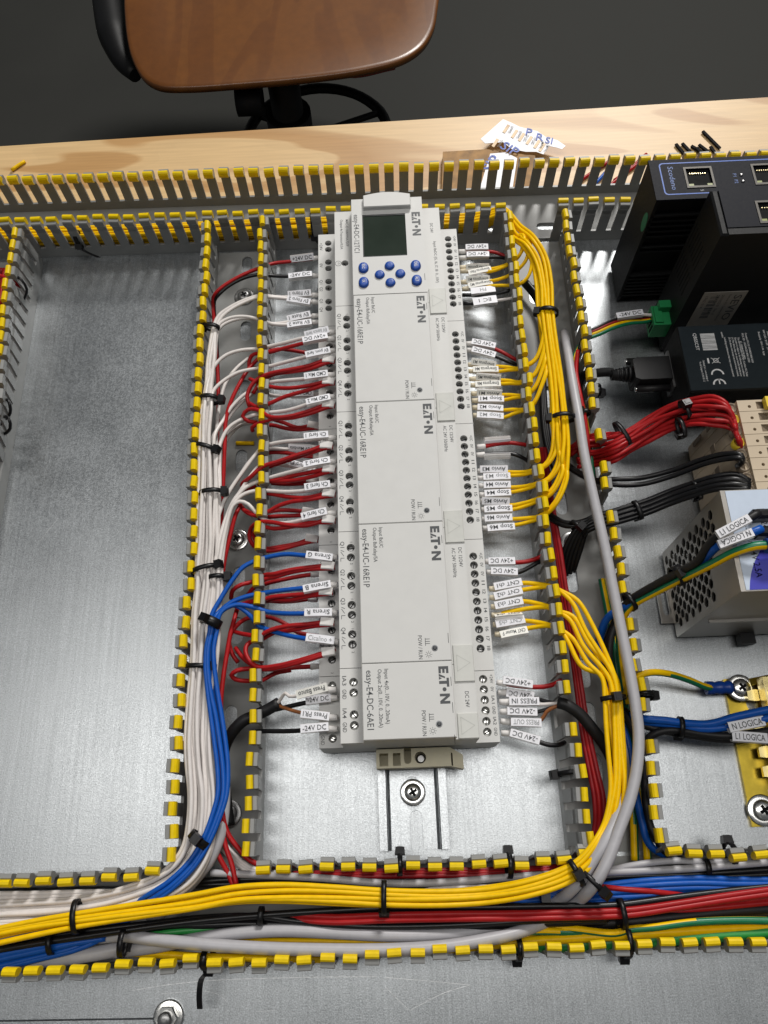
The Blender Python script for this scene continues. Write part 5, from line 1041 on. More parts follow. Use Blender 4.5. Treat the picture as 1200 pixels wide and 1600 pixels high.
# second relay module
W('red', 'red wire in a clear sleeve with its marker rolled away', [(745,698.5,20),(757,697.5),(775,694,20),(797,692),(818,694.5,20),(835,698,16)], 1.25, FW, dict(a=(757,690.5),b=(797,687.5),t='',z=20.5,roll=1.15,paper='paper'), 'right supply wires')
W('black', 'black wire in a clear sleeve below the red one', [(744,711,20),(754,710.5),(775,709,20),(797,708.5),(812,713,20),(826,721,16)], 1.25, FW, dict(a=(756,712.5),b=(797,711),t='',z=20.5,roll=-1.2,paper='paper'), 'right supply wires')
E2 = [((746,736),(796,737.5),(750,733.5),(793,733),'Avvio M3',.3,(827,736)), ((746,747),(798,743),(755,746),(797,744.5),'Stop M3',0,(829,739)), ((748,759),(798,761.5),(755.5,758.5),(797.5,757.5),'Avvio M4',.1,(832,757)), ((749,773),(799,769),(757,772),(798,770),'Stop M4',0,(834,760)), ((751,783),(798,789.5),(753,782.5),(796,783.5),'Avvio M5',.45,(835,781)), ((752,796),(801,796),(756.5,796.5),(800,795),'Stop M5',0,(838,784)), ((753,811),(801,811),(757,810.5),(800,808.5),'Avvio M6',.1,(843,806)), ((754,825),(805,820.5),(761.5,826),(804,823),'Stop M6',0,(845,809))]
for i, (s0, e0, a, b, t, roll, slot) in enumerate(E2):
    sx, sy = slot; g = i // 2
    up = [((851, sy - 10, 29), (862, sy - 30, 32)), ((854, sy - 12, 31), (868, sy - 34, 34)), ((857, sy - 10, 30), (872, sy - 38, 33)), ((860, sy - 12, 31), (876, sy - 40, 35)), ((860, sy - 14, 31), (878, sy - 50, 34)), ((862, sy - 13, 32), (880, sy - 50, 36)), ((866, sy - 20, 32), (884, sy - 62, 35)), ((868, sy - 20, 33), (886, sy - 62, 36))][i]
    YW(t, [(s0[0], s0[1], 20), (s0[0] + 10, s0[1]), ((s0[0] + e0[0]) / 2, (s0[1] + e0[1]) / 2, 20.5), (e0[0], e0[1], 21.5), ((e0[0] + sx) / 2, (e0[1] + sy) / 2 + 1.2, 23), (sx, sy, 26)] + list(up), (3.0, 3.4, 2.05, 2.5, 1.0, 1.5, .0, .5)[i], min(730, sy - 60), (36.2, 33.8, 36.4, 34, 36.4, 33.8, 36.2, 33.9)[i], rs(a, b, t, roll=roll, ink='print_pale' if t == 'Stop M3' else 'print', paper='paper', th=2.4), fer=FW)
# third relay module: counter inputs running down to the near duct
W('red', 'red wire with marker +24V DC on the fourth module', [(758,877,20),(766,878),(785,878,20),(806,879),(825,877,20),(843,871,20),(860,864,16)], 1.25, FW, rs((763,877.5),(804.5,877),'+24V DC',paper='paper'), 'right supply wires')
W('black', 'black wire with marker -24V DC on the fourth module', [(760,893.5,20),(768,894),(785,894.5,20),(811,894),(826,887,20),(842,878,20),(858,872,14)], 1.25, FW, rs((767,892.5),(808.5,894),'-24V DC',paper='paper'), 'right supply wires')
CB_ = [(938,1060),(944,1090),(947,1130),(951,1180),(953,1220),(950,1250),(940,1285),(922,1315),(900,1338),(870,1355),(820,1372),(760,1384),(690,1390),(600,1390),(520,1386),(440,1383),(370,1385),(300,1396),(220,1407),(120,1421),(50,1433),(-25,1448)]
def clane(k, z, x=0):
    return [(q[0] + random.uniform(-.5, .5), q[1] + random.uniform(-.7, .7), z + (3 if 6 < i < 11 else 0) + random.uniform(-.2, .2)) for i, q in enumerate(offset_lane(CB_, k, 6.9, 7.4, .5))]
E3 = [((764,920),(816,911),(772,917.5),(815,909.5),'CNT ch1',(859,915.5),(902,938),(925,975)), ((765,934),(816,922),(772,932.5),(815.5,922.5),'CNT ch2',(859,917),(895,943),(915,985)), ((767,948),(818,939.5),(773,947),(816.5,938.5),'CNT ch3',(855,947),(895,963),(920,1005)), ((768,961),(817,952),(773,965),(816,961),'CNT ch4',(855,949),(890,968),(912,1010)), ((770,976),(821,970),(774.5,975.5),(819.5,968),'CNT ch5',(859,976.5),(895,998),(918,1035)), ((773,991),(824,982),(782,993.5),(824,985),'CNT Master F',(859,978),(888,1003),(910,1042))]
for i, (s0, e0, a, b, t, slot, q1, q2) in enumerate(E3):
    W('yellow', 'yellow wire with marker reading %s, fourth module' % t, [(s0[0], s0[1], 20), (s0[0] + 9, s0[1]), ((s0[0] + e0[0]) / 2, (s0[1] + e0[1]) / 2, 20.5), (e0[0], e0[1], 21.5), ((e0[0] + slot[0]) / 2, (e0[1] + slot[1]) / 2 - 1, 23), (slot[0], slot[1], 26), (slot[0] + 18, slot[1] + 8, 29), (q1[0], q1[1], 31), (q2[0], q2[1], 33)] + clane((3.0, 2.0, 2.5, 1.0, 0.0, 1.5)[i], (35, 35.2, 32.8, 35, 35, 32.8)[i]), 1.25, FC, rs(a, b, t, paper='paper' if i not in (3, 5) else 'paper_warm', roll=(0, 0, 0, -1.0, 0, -.3)[i], ink='print_pale' if i == 4 else 'print', hw=2.1, th=2.2), 'yellow counter wires')
W('yellow', 'yellow wire joining the near duct bundle low', [(930,1020,20),(944,1060,26)] + clane(.5, 32.6, 0), 1.25, None, None, 'yellow counter wires')
# ---------------- sensor leads at the short module, right
W('red', 'red wire with marker +24V DC on the short last module', [(776,1066,20),(785,1067.5),(805,1071,20),(832,1073.5),(850,1073,20),(866,1069,20),(876,1063,16)], 1.25, FW, rs((786,1063),(832,1069.5),'+24V DC',paper='paper'), 'right supply wires')
W('black', 'black core with marker half hidden above PRESS IN', [(778,1082,18),(790,1082),(810,1083,18),(834,1090,19),(860,1098,22),(880,1100,24)], 1.1, FW, rs((791,1082),(834,1088),'-24V DC',paper='paper',z=19,roll=.2), 'right sensor cores')
W('white', 'white core with marker reading PRESS IN', [(780,1096.5,20),(794,1097),(815,1097.5,21),(842,1101),(860,1100,24),(880,1098,27)], 1.0, FW, rs((795.5,1096),(842,1096),'PRESS IN',paper='paper',z=24), 'right sensor cores')
W('black', 'black core with marker -24V DC below PRESS IN', [(781,1112,20),(793,1112),(815,1112,21),(840,1112.5),(858,1107,24),(880,1101,26)], 1.0, FW, rs((792.5,1111),(839,1112.5),'-24V DC',paper='paper',z=23), 'right sensor cores')
W('brown', 'brown core with faint marker PRESS OUT', [(782,1127,20),(796,1128),(820,1129,20),(846,1124.5,22),(854,1112,24),(868,1104,26),(882,1101,27)], 1.0, FW, rs((798,1128),(845.5,1129.5),'PRESS OUT',paper='paper',ink='print_pale'), 'right sensor cores')
W('black', 'black wire with slanted marker -24V DC at the near end of the right terminals', [(783,1145,18),(796,1146),(815,1150,19),(843,1159.5),(858,1164,19),(872,1164,18),(882,1160,14)], 1.25, FW, rs((797,1144.5),(843,1157.5),'-24V DC',paper='paper',z=21), 'right supply wires')
W('black_matt', 'thick black sensor cable leaving the right terminals into the duct', [(872,1098,26),(884,1101,27),(905,1115,26),(925,1138,24),(945,1165,20),(958,1190,14)], 3.0, None, None, None, None, 'cable', 'sensor_cable', 12)
# dark red bundle hugging the inner face of the right duct wall
for i in range(6):
    o_ = i % 3; z = 11 + 5.5 * (i // 3) + o_
    W('red_dark' if i % 2 else 'red', 'red wire in the bundle behind the left wall of the right duct', [(845 + o_ * 3,700,z),(856 + o_ * 3,780,z),(868 + o_ * 3,850,z),(878 + o_ * 4,930,z),(890 + o_ * 4,1000,z),(900 + o_ * 4,1070,z + 1),(909 + o_ * 5,1140,z + 2),(920 + o_ * 6,1200,z + 4),(929 + o_ * 7,1250,z + 4),(929 + o_ * 6,1295,z + 2),(915 + o_ * 4,1335,z),(880,1352 + o_ * 3,z),(800,1358 + o_ * 4,z),(700,1360 + o_ * 4,z),(600,1361 + o_ * 4,z),(500,1364 + o_ * 4,z),(430,1366 + o_ * 4,z - 2),(340,1366 + o_ * 4,z - 4)], 1.3, None, None, 'red wires lining the right duct')
for i in range(3):
    W('black', 'black wire low in the far half of the right duct', [(815 + 4 * i,440,8 + i),(838 + 3 * i,470,8 + i),(850,520 + 5 * i,8),(846 + 2 * i,600,7),(852 + 3 * i,690,9),(868 + 3 * i,740,10)], 1.6, None, None, 'black wires low in the right duct')
# ---------------- grey cables
GREY = 'grey'
W(GREY, 'long grey cable running down the right duct and away along the near duct', [(882,520,12),(887,550,22),(895,600,30),(904,650,36),(913,710,38),(927,775,39),(944,850,40),(958,920,40),(972,990,40),(984,1050,40),(994,1110,40),(998,1150,40),(995,1200,40),(984,1250,40),(966,1300,40),(950,1343,41),(934,1374,40),(919,1393,36),(902,1409,27),(880,1426,22),(850,1441,23),(805,1458,27),(750,1470,29),(690,1479,30),(600,1484,30),(500,1484,30),(400,1481,30),(300,1474,30),(240,1468,28),(190,1462,24),(150,1466,20)], 2.75, None, None, 'grey cables', None, 'cable', 'grey_cable', 12)
W(GREY, 'second grey cable with faint print, tucked behind the first', [(962,1130,10),(973,1180,22),(975,1230,30),(963,1280,35),(944,1318,38),(925,1348,37),(906,1376,35),(890,1393,31),(874,1407,24),(852,1421,18),(818,1436,18),(780,1448,21),(735,1456,24),(670,1461,26),(600,1461,27),(520,1457,27),(440,1454,27),(360,1459,26),(300,1468,24),(240,1480,22),(150,1490,20),(80,1497,18)], 2.75, None, None, 'grey cables', None, 'cable', 'grey_cable', 12)
W(GREY, 'grey cable leaving the left duct under the yellow bundle', [(352,1230,12),(350,1270,20),(344,1305,25),(330,1340,26),(308,1370,26),(285,1395,24),(262,1418,20),(235,1440,16)], 2.75, None, None, 'grey cables', None, 'cable', 'grey_cable', 12)
W(GREY, 'grey cable bulging at the near left end of the near duct', [(200,1480,20),(160,1488,22),(110,1496,22),(60,1502,20),(10,1510,16)], 3.2, None, None, 'grey cables', None, 'cable', 'grey_cable', 12)
W(GREY, 'thin grey cable lying along the far side of the near duct', [(330,1364,22),(400,1367,23),(500,1372,24),(600,1380,24),(690,1379,24),(780,1372,24),(850,1367,24),(920,1364,23),(1000,1361,24),(1080,1357,25),(1140,1352,25),(1215,1346,25)], 1.7, None, None, 'grey cables', None, 'cable', 'grey_cable', 10)
W(GREY, 'thin grey cable above it at the right end of the near duct', [(945,1362,20),(990,1352,24),(1050,1345,24),(1120,1347,23),(1215,1340,23)], 1.5, None, None, 'grey cables', None, 'cable', 'grey_cable', 10)
# ---------------- near duct: straight runs
def run(color, label, pts, r=1.3, group=None, **k): W(color, label, pts, r, None, None, group, None, k.get('cat', 'wire'), k.get('name', 'wire'), 10)
run('black', 'black wire just under the yellow bundle', [(-20,1488,26),(60,1474,27),(140,1462,28),(230,1449,29),(320,1438,29),(410,1430,29),(500,1424,29),(600,1419,29),(720,1418,29),(840,1416,30),(960,1414,30),(1040,1404,30),(1120,1394,29),(1215,1384,28)], 1.5, 'black wires in the near duct')
run('black', 'black wire on the near side of the black run', [(-20,1477,24),(60,1465,25),(140,1454,26),(230,1444,27),(320,1434,27),(405,1432,28),(470,1440,28),(560,1447,28),(660,1447,28),(760,1443,28),(860,1437,28),(950,1436,27)], 1.5, 'black wires in the near duct')
run('black', 'lowest black wire of the near duct run', [(-20,1483,20),(120,1460,22),(300,1446,24),(430,1444,25),(560,1452,25),(700,1449,25),(860,1442,24),(1000,1440,22),(1215,1425,20)], 1.8, 'black wires in the near duct')
run('black_matt', 'thick black cable at the right end of the near duct', [(900,1445,20),(980,1440,23),(1060,1432,24),(1130,1425,24),(1215,1419,24)], 2.6, None, cat='cable', name='black_cable')
run('black', 'black wire along the far wall of the near duct', [(-20,1394,18),(100,1391,18),(230,1388,18),(330,1376,19),(430,1374,20),(520,1379,21),(600,1386,21),(720,1383,21),(850,1378,20),(960,1370,21),(1080,1366,22),(1215,1358,22)], 1.6, 'black wires in the near duct')
run('black', 'second black wire along the far wall of the near duct', [(240,1384,16),(330,1382,18),(430,1381,19),(560,1390,19),(700,1390,18),(960,1375,20),(1080,1371,21),(1215,1366,21)], 1.6, 'black wires in the near duct')
for i, (dy, z) in enumerate(((0, 31), (8, 31), (4, 28.4))):
    run('red', 'red wire of the trio crossing the near duct, %s' % ('far one', 'near one', 'lower one')[i], [(405,1428 + dy * .5,24),(450,1429 + dy * .8,27),(520,1433 + dy,z - 1),(600,1430 + dy,z),(700,1428 + dy,z),(800,1427 + dy,z),(900,1425 + dy,z),(980,1422 + dy,z),(1060,1411 + dy * .9,z),(1130,1400 + dy * .9,z),(1215,1388 + dy * .9,z)], 1.35, 'red wires in the near duct')
for i in range(2): run('red', 'short red wire low at the right end of the near duct, %s' % ('far one', 'near one')[i], [(1040,1420 + 6 * i,24),(1120,1412 + 6 * i,26),(1215,1402 + 7 * i,26)], 1.3, 'red wires in the near duct')
run('red', 'thin red wire crossing the blue wires at the right', [(930,1384,26),(970,1389,30),(1020,1393,30),(1075,1400,27)], 1.2, 'red wires in the near duct')
for i, (dy, z) in enumerate(((0, 27), (7.5, 27.6), (15, 27), (4, 25), (24, 26), (31, 25))):
    e = -6 if i < 4 else 0
    run('blue', 'blue wire of the right-hand group in the near duct', [(720,1404 + dy * .4,16),(800,1402 + dy * .5,19),(880,1392 + dy * .7,22),(950,1382 + dy * .9,24),(1020,1375 + dy,z),(1090,1372 + dy,z),(1150,1374 + dy * .95,z),(1215,1375 + dy * .9,z)], 1.3, 'blue wires in the near duct')
for i, (dy, z) in enumerate(((0, 28), (7, 28))):
    pass
run('green_bright', 'thick green cable along the near wall of the near duct', [(800,1474,12),(860,1477,18),(940,1474,20),(1020,1469,22),(1100,1463,23),(1215,1455,24)], 3.0, None, cat='cable', name='green_cable')
run('yellow', 'thick yellow wire beside the green cable', [(700,1482,14),(800,1473,18),(880,1467,22),(960,1462,24),(1040,1457,24),(1120,1452,24),(1215,1448,24)], 2.2, None)
W(('yellow', 'green'), 'green and yellow earth wire at the right end of the near duct', [(860,1448,20),(900,1452,24),(960,1458,26),(985,1452,26),(1020,1449,28),(1080,1441,28),(1150,1438,28),(1215,1439,28)], 1.7, None, None, 'green and yellow earth wires')
W(('yellow', 'green'), 'green and yellow earth wire below the trio of red wires', [(760,1460,20),(840,1455,22),(900,1457,23),(950,1461,22),(1000,1463,20)], 1.7, None, None, 'green and yellow earth wires')
run('yellow', 'yellow wire between the two grey cables', [(310,1474,20),(400,1471,21),(520,1471,22),(640,1473,22),(740,1470,20),(840,1462,18)], 1.6, None)
run('yellow', 'yellow wire along the near wall on the left', [(205,1488,18),(260,1492,20),(340,1496,20),(440,1497,19),(520,1499,16)], 1.8, None)
run('green_bright', 'green wire peeping out beside the grey cable on the left', [(200,1466,18),(240,1460,23),(290,1454,24),(350,1450,21)], 1.6, None)
for i in range(3): run('white', 'white wire lying low at the left end of the near duct, number %d from the far wall' % (i + 1) if False else ('white wire at the left end of the near duct, %s' % ('farthest', 'middle', 'nearest')[i]), [(-20,1397 + 6 * i,24),(60,1396 + 6 * i,24),(130,1394 + 5 * i,24),(190,1393 + 4 * i,22)], 1.25, 'white wires at the left end')
for i in range(3): run('white', 'white wire fanning out behind the nearest red wires, %s' % ('upper', 'middle', 'lower')[i], [(344,1310 + 6 * i,16),(365,1335 + 5 * i,18),(392,1356 + 4 * i,18),(430,1364 + 3 * i,16)], 1.2, 'white wires by the bottom junction')
for i in range(2): run('blue', 'blue wire at the near left corner of the near duct, %s' % ('far one', 'near one')[i], [(165,1461 + 5 * i,24),(110,1470 + 5 * i,26),(50,1482 + 6 * i,26),(-25,1497 + 7 * i,26)], 1.4, 'blue wires at the left end')
run('white', 'thin white wire under the yellow bundle at the bench side', [(640,1390,20),(720,1387,24),(800,1384,23),(850,1380,20)], 1.1, None)
# ---------------- right devices wiring
rb = [(835,700),(880,690),(925,694),(970,680),(1005,657),(1045,636),(1085,622)]
RED = [[(902,690 + dy0,z0),(930,690 + dy0,z0),(960,684 + dy1,z1),(985,670 + dy1,z1),(1015,650 + dy2,z1 + 4),(1050,632 + dy2,z1 + 12),(1085,622 + dy3,z1 + 20),(1115,622 + dy3,z1 + 25),(1134 + dy4 * .25,631 + dy4 * 1.1,z1 + 26),(1143 + dy4 * .4,645 + dy4 * 1.4,61),(1143 + dy4 * .4,656 + dy4 * 1.35,54)] for dy0, dy1, dy2, dy3, dy4, dy5, z0, z1 in
       ((0, 0, 0, 0, 0, -8, 24, 34), (8, 4, 6, 6, 4, -2, 22, 35), (14, 10, 12, 12, 9, 3, 20, 35), (20, 16, 18, 18, 14, 6, 20, 34), (26, 22, 25, 26, 20, 9, 18, 33), (32, 28, 32, 34, 27, 12, 17, 32), (38, 34, 38, 41, 33, 16, 16, 31), (4, 8, 9, 9, 6, 0, 18, 30), (16, 20, 21, 22, 17, 8, 16, 30), (28, 30, 34, 37, 30, 14, 14, 28))]
for i, pts in enumerate(RED):
    pts = [(u + random.uniform(-1.5, 1.5), v + random.uniform(-2.4, 2.4), z_ + random.uniform(-1.6, 1.6)) for u, v, z_ in pts]
    W('red', 'red wire of the fat bundle arching to the beige terminal blocks', pts, 1.3, None, None, 'red wires to the terminal blocks')
for i in range(3): W('red', 'red wire running from the right duct into the fat red bundle, %s' % ('upper', 'middle', 'lower')[i], [(890,700 + 6 * i,14),(920,682 + 5 * i,20),(950,678 + 3 * i,28),(975,677 + 2 * i,32),(1000,664 + 4 * i,33)], 1.3, None, None, 'red feeders of the fat bundle')
for i in range(2):
    W('black', 'black wire of the pair looping into the grey terminal entry, %s' % ('upper', 'lower')[i], [(872,715 + 4 * i,10),(905,738 + 3 * i,16),(930,750 + 2 * i,24),(955,749 + 8 * i,30),(1000,747 + 10 * i,33),(1050,735 + 9 * i,40),(1100,717 + 8 * i,52),(1135,709 + 8 * i,62),(1158,711 + 5 * i,66),(1160,722,64),(1152,728,58)], 1.5, None, None, 'black wire pair to the terminal blocks')
for i in range(5):
    dy = (0, 7, 14, 20, 10)[i]; dz = (0, .6, 0, -1, -3)[i]
    W('black', 'black wire of the tied bundle curving from the right duct to the terminal blocks', [(872 + 6 * i,905 - 3 * i,8),(876 + 6 * i,880,12),(884 + 6 * i,855,18),(900 + 4 * i,828 + dy * .3,24),(930,808 + dy * .8,28 + dz),(965,796 + dy,31 + dz),(1010,782 + dy,34 + dz),(1050,766 + dy,40 + dz),(1085,754 + dy,48 + dz),(1120,744 + dy,56 + dz),(1150,741 + dy * 1.1,60 + dz),(1172,752 + dy * .6,60)], 1.5, None, None, 'black wires tied to the terminal blocks')
for i in range(2): W('black', 'black wire feeding the tied bundle from the left, %s' % ('upper', 'lower')[i], [(848,790 + 6 * i,12),(862,805 + 6 * i,18),(885,817 + 5 * i,24),(910,815 + 4 * i,27),(935,803 + 4 * i,28)], 1.5, None, None, 'black feeders of the tied bundle')
# green plug lead
for i, (c, dy) in enumerate((('black', -3), ('red_dark', 1), ('yellow', 5), ('green', 9))):
    W(c, '%s core of the flat lead to the green plug' % {'red_dark': 'dark red'}.get(c, c), [(1018,497 + dy * .4,22),(1005,499 + dy * .5,23),(985,498 + dy * .8,25),(960,503 + dy,27),(935,514 + dy,28),(915,525 + dy * .7,27),(905,545,25 - i),(902 - i,575,22 - i),(908 - i,620,18 - i),(915 - i,680,12)], 1.15, None, None, 'cores of the green plug lead')
W('white', 'white ferruled core with marker -24V DC at the green plug', [(1030,493,24),(1018,492.5),(1005,491.5,25),(985,493,26),(965,497,27)], 1.1, FW, dict(a=(963,495),b=(1004,489),t='-24V DC',flip=False,z=29))
W('red', 'red wire running down inside the right wall of the right duct', [(903,548,28),(900,580,28),(907,620,30),(913,650,30),(918,690,28),(920,730,20)], 1.35, None, None, 'wires inside the right wall')
W(('yellow', 'green'), 'green and yellow wire curling inside the right duct near the plug lead', [(905,540,24),(897,560,24),(900,600,24),(912,640,22),(922,700,18),(930,790,14)], 1.3, None, None, 'green and yellow earth wires')
# power supply leads
W('black_matt', 'black lead with marker L1 LOGICA on the power supply', [(1186,801,101),(1171,810,101),(1146,823,98.5),(1118,840,94),(1104,856,88),(1090,877,80),(1062,893,68),(1030,910,54),(1000,927,42),(985,937,36),(968,958,28),(955,985,22),(948,1010,18),(950,1060,14)], 2.0, None, dict(a=(1121,836),b=(1171,809.5),t='L1 LOGICA',flip=False,z=100,z2=104,hw=1.9,th=2.5), 'power leads')
W('blue', 'blue lead with marker N LOGICA on the power supply', [(1190,826,99),(1178,831,99),(1150,841,96),(1122,853,92),(1095,879,77),(1065,900,64),(1030,918,50),(1000,936,38),(975,948,32),(950,965,26),(938,990,20),(934,1020,14)], 2.0, None, dict(a=(1123,851.5),b=(1176,832),t='N LOGICA',z=98,z2=102,hw=1.9,th=2.5), 'power leads')
W(('yellow', 'green'), 'green and yellow earth lead on the power supply', [(1205,852,100),(1180,853,100),(1150,862,96),(1115,880,86),(1085,895,74),(1050,912,58),(1015,930,44),(992,943,36),(975,962,28),(968,990,22),(970,1030,16),(980,1100,12)], 2.0, None, None, 'power leads', None, 'wire', 'wire', 8, lambda k, i: 1 if k in (0, 1, 7) else 0)
c = P(1196, 853, 100); b = MB(); tube(b, [c, c + Vector((9, 0, 0)), c + Vector((20, 0, 0))], 3.4, 12); tag(b.build('crimp_lug', 'lug_blue', None, tuple(c)), 'blue insulated crimp lug on the power supply earth lead', 'crimp lug')
# earth wire to the brass bracket
W(('yellow', 'green'), 'green and yellow earth wire with blue lug on the yellow bracket', [(975,1090,12),(984,1072,20),(995,1058,24),(1015,1051,24),(1045,1053,20),(1075,1062,15),(1102,1073,10),(1112,1075,8)], 1.8, None, None, 'green and yellow earth wires')
c0, c1 = P(1103, 1075, 6.5), P(1142, 1074, 6.5)
lg = thing('ring_lug', 'blue insulated ring lug screwed to the yellow bracket', 'crimp lug', tuple(c0))
b = MB(); tube(b, [c0, (c0 + c1) / 2, c1], 3.4, 12, None, 1.5, lambda t: 3.5 - .5 * (abs(t - .33) < .08) - .5 * (abs(t - .72) < .08)); b.build('insulation', 'lug_blue', lg)
b = MB(); b.box(c1.x - 1, c1.x + 4, c1.y - 2.6, c1.y + 2.6, 3.6, 4.8); b.build('tongue', 'screw_bright', lg)
# second supply pair
for i, (co_, lab, pts) in enumerate((('blue', 'blue lead above marker N LOGICA by the yellow bracket', [(985,1118,16),(1005,1123,22),(1040,1126,24),(1070,1130,24),(1110,1131,24),(1150,1120,28),(1215,1106,32)]), ('blue', 'blue lead with marker N LOGICA by the yellow bracket', [(985,1124,14),(1010,1128,20),(1040,1131,22),(1070,1136,22),(1105,1139,23),(1135,1136,24),(1160,1132,25),(1215,1118,30)]), ('black_matt', 'black lead with marker L1 LOGICA by the yellow bracket', [(990,1200,10),(1005,1165,16),(1020,1148,20),(1045,1141,22),(1070,1143,22),(1105,1148,22),(1140,1150,24),(1215,1140,26)]), ('black_matt', 'black lead joining from the duct below the blue pair', [(975,1110,14),(1000,1130,18),(1030,1140,19),(1070,1147,19),(1130,1155,20),(1215,1150,22)]))):
    W(co_, lab, pts, 2.0, None, (None, dict(a=(1138,1137),b=(1193,1126),t='N LOGICA',flip=False,z=28,hw=2.4,th=3.0), dict(a=(1143,1150),b=(1198,1154),t='L1 LOGICA',flip=False,z=27,hw=2.4,th=3.0), None)[i], 'lower power leads')
# cables standing in the right duct beside the grey one
W('black_matt', 'black lead running down the right duct behind the grey cable', [(985,940,28),(968,965,26),(955,995,24),(952,1030,22),(955,1070,20),(970,1105,18),(985,1130,16),(1005,1200,12),(1010,1260,14),(1020,1300,16),(1045,1335,18),(1090,1350,20),(1150,1345,20)], 1.9, None, None, 'leads in the right duct')
W('blue', 'blue lead half hidden behind the grey cable in the right duct', [(945,975,22),(938,1000,18),(950,1080,12),(975,1140,12),(985,1180,12),(992,1230,12),(1002,1280,14),(1015,1320,14),(1050,1342,14)], 1.9, None, None, 'leads in the right duct')
for i in range(2): W(('yellow', 'green'), 'green and yellow wire standing in the near end of the right duct, %s' % ('left one', 'right one')[i], [(940 + 6 * i,905,8),(955 + 8 * i,985,8),(966 + 9 * i,1060,8),(978 + 9 * i,1140,8),(986 + 12 * i,1210,8),(990 + 17 * i,1280,8),(992 + 20 * i,1345,8)], 2.0, None, None, 'green and yellow earth wires')
for i in range(4): W('red' if i % 2 else 'red_dark', 'dark red wire lying low inside the duct at the left edge', [(12 - 5 * i,420,9 + 3 * (i % 2)),(4 - 5 * i,480,9 + 3 * (i % 2)),(-4 - 5 * i,560,9 + 3 * (i % 2)),(-16 - 5 * i,680,9 + 3 * (i % 2))], 1.3, None, None, 'red wires in the left edge duct', [(-244 - 3 * i, -230, 9), (-244 - 3 * i, -360, 9)])
# ---------------- left edge duct: a red lead and coiled black tie
W('red', 'red wire crossing the duct at the left edge', [(-10,428,22),(8,434,24),(20,440,22),(32,448,16)], 1.3, None, None, None)
W('black', 'black wire loop on the duct wall at the left edge', [(22,430,26),(34,438,28),(42,452,22),(36,470,14),(30,476,10)], .9, None, None, None)
for i in range(2): W('black', 'coiled thin black wire in the duct at the left edge, %s coil' % ('upper', 'lower')[i], [(2,622 + 28 * i,20),(14,628 + 26 * i,24),(16,645 + 24 * i,20),(6,656 + 22 * i,16),(-4,650 + 22 * i,14),(2,636 + 24 * i,18)], 1.0, None, None, None)
# ================================================================= cable ties
def tie(label, u, v, z, axis, a, b, head=0.0, wd=2.4, tail=None, group='black cable ties'):
    """band round a bundle; axis = pixel direction of the bundle, a / b = half width across / half height in mm, head = angle of the lock"""
    c = P(u, v, z); q = P(u + axis[0], v + axis[1], z); d = (q - c).normalized(); s = Vector((-d.y, d.x, 0)); up = Vector((0, 0, 1))
    t = thing('cable_tie', label, 'cable tie', tuple(c), group); m = MB(); n = 28
    rings = []
    for i in range(n):
        an = 2 * math.pi * i / n
        for rr in (0, .85):
            for k in (-1, 1): rings.append(c + d * (wd / 2 * k) + s * ((a + rr) * math.cos(an)) + up * ((b + rr) * math.sin(an)))
    fs = []
    for i in range(n):
        j = (i + 1) % n; A, B = i * 4, j * 4
        fs += [[A, A + 1, B + 1, B], [A + 2, B + 2, B + 3, A + 3], [A, B, B + 2, A + 2], [A + 1, A + 3, B + 3, B + 1]]
    m.add(rings, fs, 0, True); m.build('strap', 'tie', t)
    hc = c + s * ((a + 1.8) * math.cos(head)) + up * ((b + 1.8) * math.sin(head)); hn = (s * math.cos(head) + up * math.sin(head)).normalized(); ht = d.cross(hn)
    m = MB(); L2, W2, H2 = 2.3, 2.5, 1.8
    m.hexa([hc + d * (W2 * x) + ht * (L2 * y) + hn * (H2 * z_) for x, y, z_ in ((-1, -1, -1), (1, -1, -1), (1, 1, -1), (-1, 1, -1), (-.85, -.85, 1), (.85, -.85, 1), (.85, .85, 1), (-.85, .85, 1))])
    hd = m.build('lock', 'tie', t)
    m = MB(); m.hexa([hc + d * (1.3 * x) + ht * (1.0 * y) + hn * (1.8 + .45 * z_) for x, y, z_ in ((-1, -1, -.2), (1, -1, -.2), (1, 1, -.2), (-1, 1, -.2), (-1, -1, .5), (1, -1, .5), (1, 1, .5), (-1, 1, .5))]); m.build('pawl', 'tie', hd)
    if tail:
        m = MB(); pts = [hc] + [hc + Vector(x) for x in tail]; path = smooth_path(pts, 2); vs = []
        for p in path:
            for sx_, sz_ in ((-1.25, -.5), (1.25, -.5), (1.25, .5), (-1.25, .5)): vs.append(p + d * sx_ + hn.cross(d).cross(d) * 0 + Vector((0, 0, sz_)))
        k = len(path); m.add(vs, [[i * 4 + e, i * 4 + (e + 1) % 4, (i + 1) * 4 + (e + 1) % 4, (i + 1) * 4 + e] for i in range(k - 1) for e in range(4)] + [[0, 1, 2, 3], [k * 4 - 4, k * 4 - 3, k * 4 - 2, k * 4 - 1]]); m.build('tail', 'tie', t)
    return t
DNP = (0, 10)
tie('cable tie round the first white wires at the far end of the left duct', 331, 511, 31, (-3, 10), 4.2, 2.6, 3.4)
tie('cable tie round white wires just below the first pair of loops', 328, 624, 30, (-2, 10), 5.4, 4.5, .1)
tie('cable tie crossing the white wires beside the yellow offcut', 320, 700, 31, (-4, 10), 6.2, 4.0, .3)
tie('cable tie on the white wires above the round duct screw', 330, 770, 31, (0, 10), 6.0, 4.0, .1)
tie('cable tie across the wide white bundle below the round duct screw', 320, 890, 31, (2, 10), 7.0, 4.6, .35)
tie('small cable tie beside the wide white bundle tie', 339, 903, 31, (0, 10), 4.4, 4.0, .1)
tie('cable tie gathering the four blue wires', 330, 972, 35, (-5, 10), 4.8, 4.2, 2.0, 5.0)
tie('cable tie on the left white group level with the blue bend', 310, 1042, 31, (-1, 10), 6.0, 4.0, .2)
